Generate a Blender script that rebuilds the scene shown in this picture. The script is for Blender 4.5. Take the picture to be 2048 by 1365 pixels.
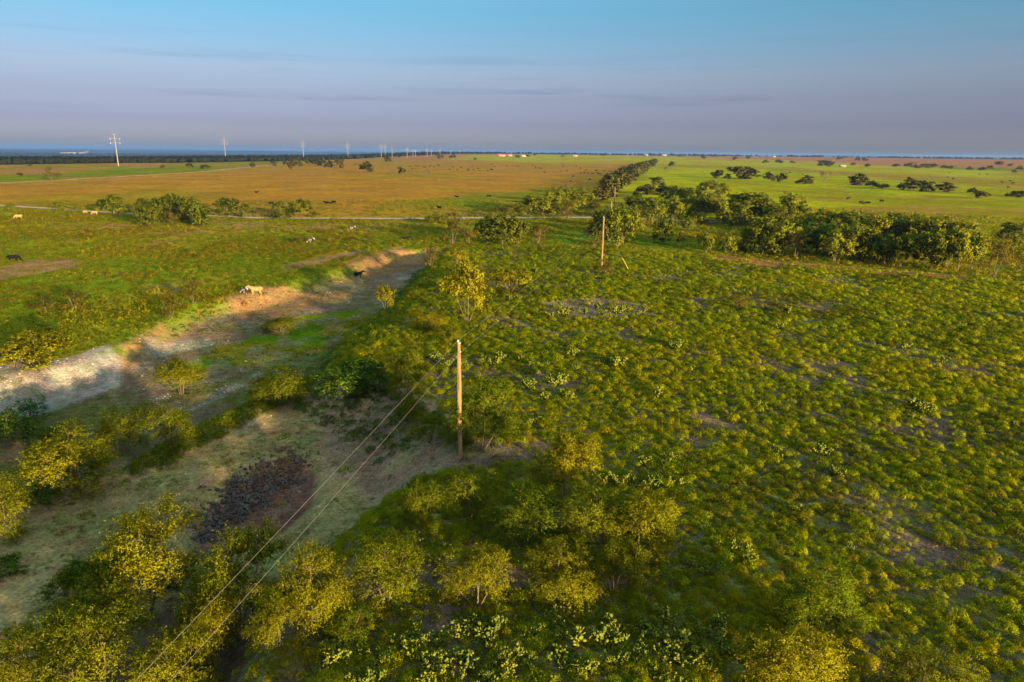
import bpy, bmesh, math, random
import numpy as np
from mathutils import Matrix, Vector

# ------------------------------------------------------------------ camera, sky, sun, exposure
for o in list(bpy.data.objects): bpy.data.objects.remove(o)
SC_ = bpy.context.scene
COL = SC_.collection
rng = np.random.default_rng(11)
random.seed(11)

CAM_Z = 22.4
cd = bpy.data.cameras.new('camera'); cam = bpy.data.objects.new('camera', cd); COL.objects.link(cam)
cd.sensor_width = 36.0; cd.lens = 36.0 * 1365 / 2048
cd.clip_start = .5; cd.clip_end = 90000
cam.matrix_world = Matrix.Translation((0, 0, CAM_Z)) @ Matrix.Rotation(math.radians(90 - 15.48), 4, 'X') @ Matrix.Rotation(math.radians(.64), 4, 'Z')
SC_.camera = cam

SUN_ELEV = math.radians(7.6)
SUN_AZ = math.radians(-51.5)          # angle of the direction to the sun from +X towards +Y: to the right, a little behind the viewer
sdir = Vector((math.cos(SUN_ELEV) * math.cos(SUN_AZ), math.cos(SUN_ELEV) * math.sin(SUN_AZ), math.sin(SUN_ELEV)))
sl = bpy.data.lights.new('sun', 'SUN'); sl.energy = 3.5; sl.angle = math.radians(1.5); sl.color = (1.0, .72, .36)
sun = bpy.data.objects.new('sun', sl); COL.objects.link(sun)
sun.rotation_euler = sdir.to_track_quat('Z', 'Y').to_euler(); sun.location = (0, 0, 60)

world = bpy.data.worlds.new('World'); SC_.world = world; world.use_nodes = True
wt = world.node_tree; wn = wt.nodes; wl = wt.links; wn.clear()
wo = wn.new('ShaderNodeOutputWorld'); bg = wn.new('ShaderNodeBackground'); bg.inputs['Strength'].default_value = .12
sky = wn.new('ShaderNodeTexSky'); sky.sky_type = 'NISHITA'; sky.sun_disc = False
sky.sun_elevation = SUN_ELEV; sky.sun_rotation = math.pi / 2 - SUN_AZ      # measured clockwise from +Y
sky.air_density = 1.0; sky.dust_density = 1.6; sky.ozone_density = 2.2; sky.altitude = 300
# sky tinted by height all round: dim mauve at the horizon, overhead raised and warmed to add shadow fill, with thin cloud streaks in it
geo = wn.new('ShaderNodeTexCoord'); sep = wn.new('ShaderNodeSeparateXYZ'); wl.new(geo.outputs['Generated'], sep.inputs[0])
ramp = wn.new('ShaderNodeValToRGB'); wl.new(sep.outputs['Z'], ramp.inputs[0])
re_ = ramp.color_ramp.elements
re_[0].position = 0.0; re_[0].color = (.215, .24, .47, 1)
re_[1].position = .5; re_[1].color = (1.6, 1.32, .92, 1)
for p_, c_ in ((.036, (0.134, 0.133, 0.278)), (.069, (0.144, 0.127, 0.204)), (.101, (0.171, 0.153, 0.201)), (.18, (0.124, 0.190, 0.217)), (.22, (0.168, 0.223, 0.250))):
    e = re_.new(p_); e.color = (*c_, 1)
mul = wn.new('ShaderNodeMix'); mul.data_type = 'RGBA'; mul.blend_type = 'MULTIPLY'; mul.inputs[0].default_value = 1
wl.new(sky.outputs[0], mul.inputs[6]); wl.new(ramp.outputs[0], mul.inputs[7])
mp = wn.new('ShaderNodeMapping'); mp.inputs['Scale'].default_value = (2.2, 2.2, 42); wl.new(geo.outputs['Generated'], mp.inputs[0])
cn = wn.new('ShaderNodeTexNoise'); cn.inputs['Scale'].default_value = 1.7; cn.inputs['Detail'].default_value = 5; wl.new(mp.outputs[0], cn.inputs[0])
cr = wn.new('ShaderNodeValToRGB'); wl.new(cn.outputs[0], cr.inputs[0]); cr.color_ramp.elements[0].position = .56; cr.color_ramp.elements[1].position = .74
band = wn.new('ShaderNodeValToRGB'); wl.new(sep.outputs['Z'], band.inputs[0])
bl = band.color_ramp.elements; bl[0].position = .02; bl[0].color = (0, 0, 0, 1); bl[1].position = .17; bl[1].color = (0, 0, 0, 1)
e = bl.new(.07); e.color = (1, 1, 1, 1)
cm = wn.new('ShaderNodeMath'); cm.operation = 'MULTIPLY'; wl.new(cr.outputs[0], cm.inputs[0]); wl.new(band.outputs[0], cm.inputs[1])
cm2 = wn.new('ShaderNodeMath'); cm2.operation = 'MULTIPLY'; wl.new(cm.outputs[0], cm2.inputs[0]); cm2.inputs[1].default_value = .75
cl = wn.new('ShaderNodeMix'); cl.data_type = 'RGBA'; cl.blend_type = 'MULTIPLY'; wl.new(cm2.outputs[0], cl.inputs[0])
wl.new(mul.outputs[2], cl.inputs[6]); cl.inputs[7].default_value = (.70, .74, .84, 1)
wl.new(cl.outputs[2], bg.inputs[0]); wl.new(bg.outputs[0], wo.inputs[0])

vs = SC_.view_settings; vs.view_transform = 'Standard'; vs.look = 'None'; vs.exposure = 2.95; vs.gamma = 1.0; vs.use_curve_mapping = False
SC_.cycles.max_bounces = 6; SC_.cycles.diffuse_bounces = 3; SC_.cycles.transmission_bounces = 3; SC_.cycles.transparent_max_bounces = 4
SC_.cycles.volume_bounces = 0; SC_.cycles.use_denoising = True

# ------------------------------------------------------------------ measured ground plan, metres; the viewpoint stands over (0, 0)
PG = {
 'bench': [(-14.4, 155.2), (-3.1, 164.5), (7.9, 168.2), (36.1, 156.8), (49.7, 148.8), (69.7, 140.1), (88.1, 130.2), (96.6, 121.1), (122.9, 97.7), (21.0, 11.3), (-9.8, 17.3), (-10.3, 25.7), (-10.0, 31.2), (-8.0, 37.2), (-5.3, 43.5), (-4.2, 49.0), (-5.8, 55.7), (-10.7, 62.0), (-15.5, 66.3), (-18.2, 73.3), (-16.7, 78.5), (-15.2, 89.8), (-13.7, 104.5), (-14.8, 126.9)],
 'draw': [(-18.3, 170.6), (-27.2, 164.0), (-32.4, 143.3), (-35.9, 128.7), (-38.9, 115.8), (-42.4, 107.7), (-46.1, 101.2), (-45.8, 88.8), (-45.4, 81.0), (-46.7, 73.5), (-49.6, 69.4), (-52.1, 65.4), (-55.3, 57.4), (-31.6, 22.8), (-10.7, 18.8), (-11.2, 28.0), (-4.9, 50.4), (-11.7, 67.5), (-23.1, 78.7), (-22.2, 94.5), (-19.6, 117.7), (-19.4, 145.5)],
 'berm': [(-29.6, 51.3), (-28.5, 55.9), (-27.0, 60.0), (-25.3, 64.4), (-23.2, 70.9)],
 'pit': [(-22.7, 43.6), (-22.1, 46.9), (-20.8, 51.7), (-18.5, 53.9), (-16.3, 52.3), (-15.1, 47.1), (-16.1, 42.7), (-18.3, 40.1), (-21.2, 40.3)],
 'valley': [(-9000.0, 300.0), (-1500.0, 700.0), (-682.7, 934.5), (-624.8, 1116.8), (-538.0, 1312.3), (-478.6, 1740.6), (-429.5, 2263.2), (-100.0, 3600.0), (1200.0, 4300.0), (9000.0, 5200.0), (9000.0, 40000.0), (-40000.0, 40000.0), (-40000.0, 300.0)],
}
ZONE = {
 'gravel': [(-57.7, 68.5), (-55.7, 73.2), (-51.7, 75.0), (-49.8, 80.2), (-46.1, 77.7), (-43.4, 71.1), (-44.7, 66.3), (-46.0, 62.9), (-50.9, 59.7)],
 'gravel2': [(-48.0, 85.1), (-41.5, 90.3), (-39.9, 87.3), (-43.5, 81.9), (-45.7, 81.2)],
 'gravel3': [(-36.6, 64.7), (-32.1, 68.5), (-29.6, 76.3), (-28.6, 73.6), (-30.5, 67.1), (-32.8, 60.2)],
 'gravel4': [(-25.8, 141.7), (-20.3, 152.5), (-19.1, 147.2), (-22.6, 134.9)],
 'gravel5': [(-38.4, 68.3), (-36.5, 69.2), (-35.9, 66.9), (-37.0, 66.1)],
 'drawfloor': [(-19.9, 174.0), (-26.8, 160.9), (-32.0, 141.3), (-35.3, 126.3), (-39.9, 114.8), (-43.1, 105.1), (-45.6, 100.0), (-45.8, 88.6), (-45.6, 81.1), (-47.8, 76.3), (-45.1, 65.5), (-38.6, 65.7), (-32.6, 72.3), (-27.4, 84.5), (-24.7, 101.0), (-20.7, 124.7), (-20.5, 153.9)],
 'scrubbank': [(-36.1, 94.5), (-33.2, 103.9), (-23.6, 110.4), (-21.3, 106.9), (-24.6, 94.2), (-24.9, 84.8), (-28.9, 81.4), (-34.8, 76.1), (-40.1, 71.5), (-39.2, 82.1)],
 'bare': [(-33.0, 53.0), (-29.0, 52.6), (-26.4, 57.5), (-24.6, 62.6), (-20.2, 67.8), (-11.7, 67.3), (-5.7, 59.3), (-4.1, 50.9), (-7.9, 44.3), (-10.8, 40.8), (-13.9, 36.2), (-20.3, 38.2), (-19.9, 34.1), (-20.6, 28.1), (-23.7, 24.4), (-37.4, 42.2), (-34.5, 47.5)],
 'trample': [(-18.6, 62.3), (-13.5, 66.2), (-6.6, 58.8), (-3.9, 50.2), (-1.7, 51.2), (1.5, 49.4), (-3.4, 45.9), (-6.9, 45.0), (-10.4, 45.7), (-13.4, 50.9), (-16.0, 52.8)],
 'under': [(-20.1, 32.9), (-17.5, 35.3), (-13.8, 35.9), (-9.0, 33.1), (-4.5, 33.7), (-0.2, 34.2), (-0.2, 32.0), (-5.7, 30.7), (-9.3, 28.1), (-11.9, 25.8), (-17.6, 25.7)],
 'pit': [(-22.7, 43.6), (-22.1, 46.9), (-20.8, 51.7), (-18.5, 53.9), (-16.3, 52.3), (-15.1, 47.1), (-16.1, 42.7), (-18.3, 40.1), (-21.2, 40.3)],
 'orange1': [(-36.3, 146.3), (-33.9, 161.0), (-28.9, 174.3), (-21.0, 162.0), (-24.5, 147.1), (-30.7, 140.3)],
 'orange2': [(-46.3, 108.2), (-44.2, 117.3), (-37.7, 118.9), (-30.9, 124.0), (-29.8, 119.4), (-34.6, 105.9), (-38.6, 101.5), (-41.7, 99.7)],
 'orange3': [(-104.3, 129.6), (-102.9, 135.6), (-103.6, 145.5), (-95.7, 148.2), (-87.5, 136.7), (-91.4, 130.5), (-93.2, 122.3), (-94.9, 117.4)],
 'orange4': [(-48.0, 139.4), (-43.6, 153.6), (-37.1, 170.9), (-34.4, 164.0), (-39.5, 146.6), (-45.0, 133.5)],
 'orange5': [(-50.9, 78.6), (-48.5, 82.0), (-49.1, 93.3), (-46.0, 89.9), (-45.0, 77.8), (-44.7, 73.0)],
 'greendip': [(-43.5, 182.8), (-37.4, 208.6), (-4.4, 227.6), (74.0, 224.9), (58.5, 176.2), (40.1, 174.7), (6.9, 174.8), (-21.6, 167.5), (-36.5, 168.1)],
 'pasture_l': [(-267.7, 242.1), (-173.9, 259.6), (-86.6, 226.6), (-31.5, 233.0), (-20.7, 160.5), (-34.5, 120.5), (-41.7, 75.4), (-57.7, 47.5)],
 'strip_g': [(-85.1, 155.3), (-73.6, 174.7), (-52.9, 187.6), (-32.3, 195.7), (-29.2, 168.8), (-47.1, 150.4), (-57.2, 129.7), (-65.1, 105.5), (-61.5, 78.9), (-97.6, 116.6)],
 'gold': [(-277.2, 221.1), (-323.6, 339.1), (-327.2, 444.8), (-321.9, 544.7), (-316.2, 718.7), (-378.5, 1049.4), (-443.9, 1910.4), (-151.7, 2433.1), (317.4, 2608.3), (417.4, 2250.8), (42.7, 365.0), (0.6, 300.1), (-33.0, 243.9), (-73.9, 239.0), (-148.1, 247.5), (-202.3, 272.8)],
 'goldshade': [(-46.8, 313.9), (-32.2, 351.9), (0.8, 418.7), (41.2, 469.9), (81.5, 610.0), (42.7, 365.0), (2.7, 292.1), (-14.5, 260.6), (-36.6, 286.4)],
 'lime': [(327.7, 1765.1), (472.1, 1410.4), (473.4, 991.3), (537.6, 740.0), (580.6, 516.8), (231.6, 202.2), (164.7, 222.2), (132.6, 272.8), (74.0, 224.9), (28.8, 259.7), (42.7, 365.0)],
 'limefar': [(-180.8, 2605.0), (172.1, 3384.6), (630.0, 2949.1), (824.6, 2035.6), (814.3, 1124.4), (537.6, 740.0), (473.4, 991.3), (452.7, 1351.9), (224.1, 1423.1), (23.0, 1472.3), (-157.1, 1731.8)],
 'tanright': [(631.9, 1676.0), (790.2, 1037.7), (762.2, 680.4), (554.2, 493.0), (348.3, 477.1), (351.0, 563.7), (363.4, 759.3), (357.8, 946.1)],
 'drystrip': [(137.4, 311.4), (185.4, 333.6), (227.9, 310.0), (310.0, 272.9), (231.6, 202.2), (154.1, 207.4), (149.5, 236.3), (127.2, 261.4)],
 'pink': [(-246.0, 4451.8), (396.6, 7814.9), (2564.6, 11280.8), (2594.1, 6418.8), (2599.6, 3603.9), (2443.6, 2195.5), (850.9, 760.3), (814.3, 1124.4), (733.6, 1810.3), (506.7, 2632.8), (142.8, 2805.5), (-159.5, 2885.6)],
 'scrub_l': [(-277.2, 221.1), (-323.6, 339.1), (-327.2, 444.8), (-321.9, 544.7), (-316.2, 718.7), (-378.5, 1049.4), (-517.3, 1261.5), (-584.8, 1045.1), (-628.8, 860.3), (-675.3, 619.9)],
 'deadpatch': [(4.3, 103.6), (12.5, 107.8), (20.7, 104.4), (19.9, 95.9), (12.2, 92.5), (5.3, 93.7)],
 'drypatch1': [(20.9, 132.0), (31.1, 138.7), (38.3, 131.5), (32.1, 122.1), (20.6, 123.9)],
 'path1': [(21.2, 49.6), (24.4, 49.7), (25.1, 44.6), (28.2, 39.2), (30.1, 35.3), (27.7, 31.9), (25.4, 34.7), (22.3, 40.3), (20.7, 44.5)],
 'path2': [(33.4, 70.6), (37.7, 64.3), (40.7, 55.3), (43.0, 53.2), (40.8, 50.2), (37.4, 54.1), (32.9, 62.7)],
 'crest': [(-17.8, 166.0), (8.3, 177.9), (10.2, 166.5), (-14.3, 154.4)],
 'crest2': [(49.2, 166.1), (74.6, 150.6), (95.2, 138.1), (86.2, 125.9), (75.0, 131.0), (67.3, 135.1), (47.9, 143.1), (44.4, 153.5)],
}
ROAD = {
 'upper': [(-302.5, 274.4), (-323.3, 382.6), (-327.9, 445.7), (-315.4, 486.1), (-308.6, 556.0), (-306.2, 695.9), (-330.8, 881.6), (-362.9, 1092.4)],
 'main': [(-332.7, 302.3), (-203.0, 273.7), (-180.4, 263.6), (-148.7, 248.5), (-122.6, 242.9), (-91.0, 238.4), (-66.9, 238.7), (-32.8, 242.7), (-4.8, 245.9), (21.5, 250.8), (40.5, 250.7), (56.8, 246.3), (75.3, 239.9), (96.8, 232.6)],
}
TREES = [
 (-20.11, 32.64, -3.0, 6.58, 6.49, 'm', 'yellow-lit mesquite with dark crooked trunk beside the black clod heap', None, 'tree'),
 (-23.83, 33.73, -2.96, 4.89, 3.11, 'mg', 'low dark green bush under the mesquite beside the clod heap', None, 'bush'),
 (-23.54, 27.78, -3.09, 3.69, 3.04, 'm', 'dim mesquite at the edge of the bare grey ground below the clod heap', None, 'tree'),
 (-19.51, 26.98, -3.12, 5.53, 5.2, 'm', 'broad dark mesquite under the upper power wire', None, 'tree'),
 (-15.56, 25.79, -3.05, 4.4, 4.54, 'm', 'mesquite crossed by both power wires, next to the broad dark one', None, 'tree'),
 (-14.46, 31.19, -2.55, 5.11, 5.96, 'm', 'tall bright yellow mesquite rooted where clod heap meets bare brown soil', None, 'tree'),
 (-15.31, 29.27, -3.02, 3.85, 3.96, 'm', 'reddish thin-topped mesquite between the two power wires', None, 'tree'),
 (-9.43, 28.25, 0.06, 3.4, 4.51, 'm', 'slender yellow mesquite between the tall one and the round golden one', None, 'tree'),
 (-10.64, 26.75, 0.04, 2.56, 3.11, 'm', 'small drooping mesquite over dark bare soil', None, 'tree'),
 (-6.3, 30.07, 0.07, 3.58, 3.95, 'm', 'round golden mesquite with pale forked stems', None, 'tree'),
 (-5.5, 36.25, 0.05, 2.7, 3.7, 'm', 'upright golden bush at the edge of the pale trampled ground', None, 'bush'),
 (-1.61, 29.99, 0.05, 3.58, 3.42, 'm', 'bright yellow mesquite standing alone in prickly pear', None, 'tree'),
 (-2.5, 38.03, 0.04, 3.75, 3.7, 'mg', 'half-shaded mesquite between the upright golden bush and the big thicket', None, 'bush'),
 (3.62, 40.58, 0.0, 4.46, 5.1, 'm', 'tall mesquite top rising behind the big thicket', None, 'tree'),
 (0.9, 35.21, 0.01, 4.39, 3.92, 'mg', 'dark green mesquite inside the big thicket', None, 'tree'),
 (4.67, 34.95, 0.07, 4.94, 4.19, 'mg', 'leafy green mesquite at the middle of the big thicket', None, 'tree'),
 (7.3, 34.21, 0.1, 4.28, 4.41, 'm', 'golden mesquite at the open-field end of the big thicket', None, 'tree'),
 (2.66, 30.93, 0.08, 3.93, 3.24, 'm', 'low arching mesquite on the shadowed skirt of the big thicket', None, 'tree'),
 (5.45, 31.12, 0.06, 3.16, 2.98, 'm', 'small golden mesquite on the skirt of the big thicket beside open weeds', None, 'tree'),
 (-2.22, 49.33, -0.0, 5.49, 5.73, 'mg', 'rounded mesquite with slim dark trunk right beside the wooden power pole', None, 'tree'),
 (14.23, 27.77, -0.03, 4.56, 4.2, 'mg', 'lone dense mesquite in the weed field with golden crown side', None, 'tree'),
 (11.53, 23.52, 0.03, 4.62, 4.11, 'm', 'wide golden mesquite just below the lone dense one', None, 'tree'),
 (16.92, 23.18, -0.05, 3.94, 3.21, 'm', 'low broad mesquite in the weeds past the wide golden one', None, 'tree'),
 (-7.82, 23.25, 0.05, 2.49, 1.5, 'mg', 'little dim bush on the dark soil under the mesquites', None, 'bush'),
 (-9.28, 29.52, 0.05, 1.76, 1.04, 'mg', 'tiny green seedling bush on dark soil', None, 'bush'),
 (-7.62, 27.81, 0.08, 2.28, 1.36, 'mg', 'small bright green bush in the dark soil clearing', None, 'bush'),
 (-9.55, 60.46, -0.1, 4.47, 4.85, 'mg', 'dark mesquite behind the power pole at the foot of the green bank', None, 'tree'),
 (-15.99, 63.66, -1.19, 5.95, 3.83, 'g', 'deep green shaded bush at the foot of the green bank', None, 'bush'),
 (-12.87, 63.02, -0.33, 3.92, 3.02, 'g', 'green bush joined to the shaded one at the foot of the bank', None, 'bush'),
 (-8.72, 56.22, -0.9, 3.1, 2.73, 'm', 'small yellow bush crossed by both wires near the trampled ground', None, 'bush'),
 (-6.55, 51.73, -0.59, 3.69, 2.32, 'mg', 'low grey-green bush left of the power pole base', None, 'bush'),
 (-11.04, 86.19, -0.05, 4.89, 2.69, 'm', 'yellow brush on the bank top beneath the tall twin bush', None, 'bush'),
 (-23.57, 65.26, -2.5, 5.86, 4.09, 'm', 'bright yellow bush at the end of the grassy ridge', None, 'bush'),
 (-35.08, 68.22, -2.77, 5.2, 3.94, 'm', 'rounded yellow bush standing in the dry creek bed', None, 'bush'),
 (-52.02, 71.2, -1.01, 7.4, 4.41, 'y', 'big domed yellow-green bush on the creek bank', None, 'bush'),
 (-54.68, 71.48, -1.03, 4.95, 3.12, 'y', 'low olive bush hugging the big domed one', None, 'bush'),
 (-46.22, 61.14, -2.99, 3.27, 2.48, 'b', 'small blue-green shrub on the white gravel', None, 'bush'),
 (-33.13, 47.16, -2.99, 6.5, 5.71, 'm', 'spreading mesquite with thin stem left of the bare ground', None, 'tree'),
 (-38.14, 52.23, -3.01, 3.77, 3.02, 'mg', 'green bush tucked behind the spreading mesquite', None, 'bush'),
 (-33.28, 54.22, -2.95, 3.68, 3.92, 'm', 'small thin-trunked mesquite between creek gravel and bare ground', None, 'tree'),
 (-28.79, 53.48, -2.11, 4.6, 4.03, 'm', 'yellow bush on the stony edge of the bare ground', None, 'bush'),
 (-33.6, 40.58, -2.99, 3.36, 4.33, 'm', 'orange-topped mesquite with dark trunk on the bare slope', None, 'tree'),
 (-34.61, 45.34, -3.05, 2.59, 1.71, 'g', 'dark green low bush beside the orange-topped mesquite', None, 'bush'),
 (-30.68, 36.49, -2.94, 1.84, 1.27, 'g', 'small dark green shrub on grey bare ground', None, 'bush'),
 (-45.21, 56.86, -3.05, 4.96, 2.79, 'g', 'dark green thicket below the white gravel', None, 'tree'),
 (-6.13, 90.79, -0.11, 5.82, 8.47, 'y', 'tall dense twin bush on top of the green bank', None, 'bush'),
 (-8.72, 109.11, -0.06, 4.89, 5.03, 'y', 'round-headed bush forming the back of the tall twin bush', None, 'bush'),
 (-7.55, 80.08, 0.02, 3.35, 2.51, 'm', 'yellow sapling above the power pole top', None, 'tree'),
 (-18.96, 99.81, -0.96, 2.85, 4.25, 'y', 'lone bush with spiky crown on the creek bank foot', None, 'bush'),
 (-16.57, 137.12, -0.44, 3.85, 5.01, 's', 'thin reddish bush at the head of the creek bed', None, 'bush'),
 (-11.55, 141.51, -0.06, 5.42, 3.44, 'y', 'low rounded bush near the head of the creek bed', None, 'bush'),
 (-0.42, 111.51, -0.05, 7.9, 4.28, 'y', 'wide low bush between the tall twin bush and the pole line', None, 'bush'),
 (-48.23, 93.76, -0.98, 2.55, 3.64, 's', 'sparse reddish sapling on the creek bank', None, 'tree'),
 (-49.1, 102.81, -0.66, 3.24, 3.57, 's', 'sparse olive sapling beside the reddish one on the creek bank', None, 'tree'),
 (-67.53, 96.13, -0.8, 4.2, 2.83, 's', 'brown-olive bush in the near pasture', None, 'bush'),
 (-64.84, 98.57, -0.79, 4.45, 3.05, 's', 'olive bush beside the brown one in the near pasture', None, 'bush'),
 (33.87, 100.32, -0.07, 3.01, 2.48, 's', 'thin olive sapling alone in the weed field', None, 'tree'),
 (17.23, 131.21, -0.16, 3.88, 3.2, 's', 'reddish bush at the foot of the middle power pole', None, 'bush'),
 (18.57, 128.98, -0.15, 1.72, 2.56, 's', 'small orange bush beside the middle power pole', None, 'bush'),
 (95.59, 134.59, -1.09, 6.57, 9.23, 's', 'thin-crowned tree with bare dark trunk past the end of the woodlot', None, 'tree'),
 (109.6, 146.57, -0.93, 5.4, 5.01, 'y', 'pale green bush past the thin-crowned tree', None, 'bush'),
 (-33.24, 94.46, -2.74, 5.01, 2.07, 'm', 'golden weed clump bush on the creek-bed bank', None, 'bush'),
 (-15.74, 177.52, -0.96, 6.76, 8.3, 's', 'thin brownish tree in the short row along the bare bank edge', 'short tree row by the bank edge, thin brownish', 'tree'),
 (-11.62, 180.11, -1.03, 5.27, 6.51, 's', 'thin brownish tree in the short row along the bare bank edge', 'short tree row by the bank edge, thin brownish', 'tree'),
 (-8.15, 182.07, -0.97, 5.32, 6.17, 't', 'olive tree in the short row along the bare bank edge', None, 'tree'),
 (-2.78, 179.71, -0.99, 10.52, 7.85, 'd', 'dark green tree in the short row along the bare bank edge', 'short tree row by the bank edge, dark green', 'tree'),
 (1.17, 180.49, -0.92, 6.6, 6.12, 'd', 'dark green tree in the short row along the bare bank edge', 'short tree row by the bank edge, dark green', 'tree'),
 (6.66, 182.88, -1.02, 6.42, 5.78, 's', 'thin brownish tree in the short row along the bare bank edge', 'short tree row by the bank edge, thin brownish', 'tree'),
 (21.69, 180.92, -1.26, 7.28, 7.5, 's', 'thin brownish tree in the clump beside the middle power pole', None, 'tree'),
 (24.71, 178.76, -1.21, 7.85, 9.7, 'd', 'dark green tree in the clump beside the middle power pole', None, 'tree'),
 (29.5, 184.43, -1.12, 8.9, 9.72, 't', 'olive tree in the clump beside the middle power pole', 'trees beside the middle power pole, olive', 'tree'),
 (35.66, 211.79, -0.58, 8.93, 7.93, 't', 'olive tree in the clump beside the middle power pole', 'trees beside the middle power pole, olive', 'tree'),
 (29.13, 201.35, -0.67, 7.33, 6.04, 't', 'olive tree in the clump beside the middle power pole', 'trees beside the middle power pole, olive', 'tree'),
 (40.44, 185.18, -1.08, 5.95, 6.97, 'd', 'dark upright tree standing alone on the green strip past the middle pole', None, 'tree'),
 (43.67, 178.74, -1.13, 3.4, 4.04, 't', 'small yellow-green tree beside the dark upright one on the green strip', None, 'tree'),
 (47.65, 168.3, -1.17, 4.44, 5.34, 't', 'slim tree of the pair before the woodlot', 'pair of slim trees before the woodlot', 'tree'),
 (52.76, 168.88, -1.19, 4.95, 5.61, 't', 'slim tree of the pair before the woodlot', 'pair of slim trees before the woodlot', 'tree'),
 (64.56, 245.37, -0.44, 10.66, 9.15, 't', 'olive tree standing against the pale road', 'trees along the pale road', 'tree'),
 (55.78, 241.84, -0.56, 8.06, 9.39, 't', 'olive tree standing against the pale road', 'trees along the pale road', 'tree'),
 (67.31, 239.15, -0.5, 10.4, 9.82, 't', 'olive tree standing against the pale road', 'trees along the pale road', 'tree'),
 (70.2, 235.97, -0.48, 7.87, 8.46, 't', 'olive tree standing against the pale road', 'trees along the pale road', 'tree'),
 (54.54, 215.24, -0.77, 4.69, 4.19, 't', 'olive tree standing against the pale road', 'trees along the pale road', 'tree'),
 (58.92, 170.32, -1.06, 6.24, 6.69, 'd', 'dark green front-row woodlot tree with thin trunk on the bare reddish edge', 'front row of the woodlot, dark green', 'tree'),
 (61.18, 167.09, -1.19, 9.81, 9.47, 'd', 'dark green front-row woodlot tree with thin trunk on the bare reddish edge', 'front row of the woodlot, dark green', 'tree'),
 (64.79, 164.63, -1.28, 8.46, 8.71, 'w', 'olive front-row woodlot tree with thin trunk on the bare reddish edge', 'front row of the woodlot, olive', 'tree'),
 (67.43, 162.76, -1.23, 7.17, 6.4, 's', 'thin brownish front-row woodlot tree with thin trunk on the bare reddish edge', None, 'tree'),
 (71.42, 168.22, -1.02, 9.25, 7.88, 'g', 'vivid green front-row woodlot tree with thin trunk on the bare reddish edge', 'front row of the woodlot, vivid green', 'tree'),
 (74.35, 165.01, -1.01, 7.26, 7.98, 'g', 'vivid green front-row woodlot tree with thin trunk on the bare reddish edge', 'front row of the woodlot, vivid green', 'tree'),
 (73.74, 156.1, -1.18, 8.27, 7.33, 'w', 'olive front-row woodlot tree with thin trunk on the bare reddish edge', 'front row of the woodlot, olive', 'tree'),
 (78.57, 158.53, -1.17, 5.83, 8.4, 'd', 'dark green front-row woodlot tree with thin trunk on the bare reddish edge', 'front row of the woodlot, dark green', 'tree'),
 (81.82, 156.87, -1.22, 7.15, 7.84, 'd', 'dark green front-row woodlot tree with thin trunk on the bare reddish edge', 'front row of the woodlot, dark green', 'tree'),
 (83.87, 153.49, -1.26, 6.1, 6.98, 'd', 'dark green front-row woodlot tree with thin trunk on the bare reddish edge', 'front row of the woodlot, dark green', 'tree'),
 (86.52, 151.71, -1.26, 5.81, 7.37, 'w', 'olive front-row woodlot tree with thin trunk on the bare reddish edge', 'front row of the woodlot, olive', 'tree'),
 (88.96, 150.89, -1.23, 6.22, 7.79, 'w', 'olive front-row woodlot tree with thin trunk on the bare reddish edge', 'front row of the woodlot, olive', 'tree'),
 (91.27, 148.04, -1.17, 7.2, 8.32, 'd', 'dark green front-row woodlot tree with thin trunk on the bare reddish edge', 'front row of the woodlot, dark green', 'tree'),
 (93.63, 146.56, -1.12, 6.48, 8.68, 'w', 'olive front-row woodlot tree with thin trunk on the bare reddish edge', 'front row of the woodlot, olive', 'tree'),
 (95.4, 145.41, -1.1, 6.65, 8.84, 'w', 'olive front-row woodlot tree with thin trunk on the bare reddish edge', 'front row of the woodlot, olive', 'tree'),
 (98.52, 145.78, -1.02, 6.02, 8.19, 'w', 'olive front-row woodlot tree with thin trunk on the bare reddish edge', 'front row of the woodlot, olive', 'tree'),
 (82.16, 239.53, -0.37, 20.83, 10.37, 'd', 'dark green tree in the depth of the woodlot', 'trees deep in the woodlot, dark green', 'tree'),
 (74.52, 225.4, -0.53, 8.18, 8.43, 'd', 'dark green tree in the depth of the woodlot', 'trees deep in the woodlot, dark green', 'tree'),
 (86.45, 236.94, -0.41, 10.3, 8.49, 'd', 'dark green tree in the depth of the woodlot', 'trees deep in the woodlot, dark green', 'tree'),
 (101.61, 254.81, -0.21, 11.43, 9.87, 't', 'olive tree in the depth of the woodlot', 'trees deep in the woodlot, olive', 'tree'),
 (89.68, 227.38, -0.55, 9.9, 7.14, 't', 'olive tree in the depth of the woodlot', 'trees deep in the woodlot, olive', 'tree'),
 (98.16, 236.13, -0.53, 7.7, 6.7, 'd', 'dark green tree in the depth of the woodlot', 'trees deep in the woodlot, dark green', 'tree'),
 (93.1, 208.48, -0.8, 10.62, 7.81, 't', 'olive tree in the depth of the woodlot', 'trees deep in the woodlot, olive', 'tree'),
 (86.82, 202.44, -0.9, 8.85, 6.84, 'd', 'dark green tree in the depth of the woodlot', 'trees deep in the woodlot, dark green', 'tree'),
 (98.06, 202.85, -0.8, 10.34, 7.3, 'd', 'dark green tree in the depth of the woodlot', 'trees deep in the woodlot, dark green', 'tree'),
 (105.37, 208.78, -0.69, 10.63, 7.04, 't', 'olive tree in the depth of the woodlot', 'trees deep in the woodlot, olive', 'tree'),
 (87.22, 185.44, -0.86, 8.13, 6.98, 't', 'olive tree in the depth of the woodlot', 'trees deep in the woodlot, olive', 'tree'),
 (97.65, 187.28, -0.99, 9.58, 8.45, 't', 'olive tree in the depth of the woodlot', 'trees deep in the woodlot, olive', 'tree'),
 (116.5, 209.7, -0.66, 12.21, 6.6, 'd', 'dark green tree in the depth of the woodlot', 'trees deep in the woodlot, dark green', 'tree'),
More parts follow.
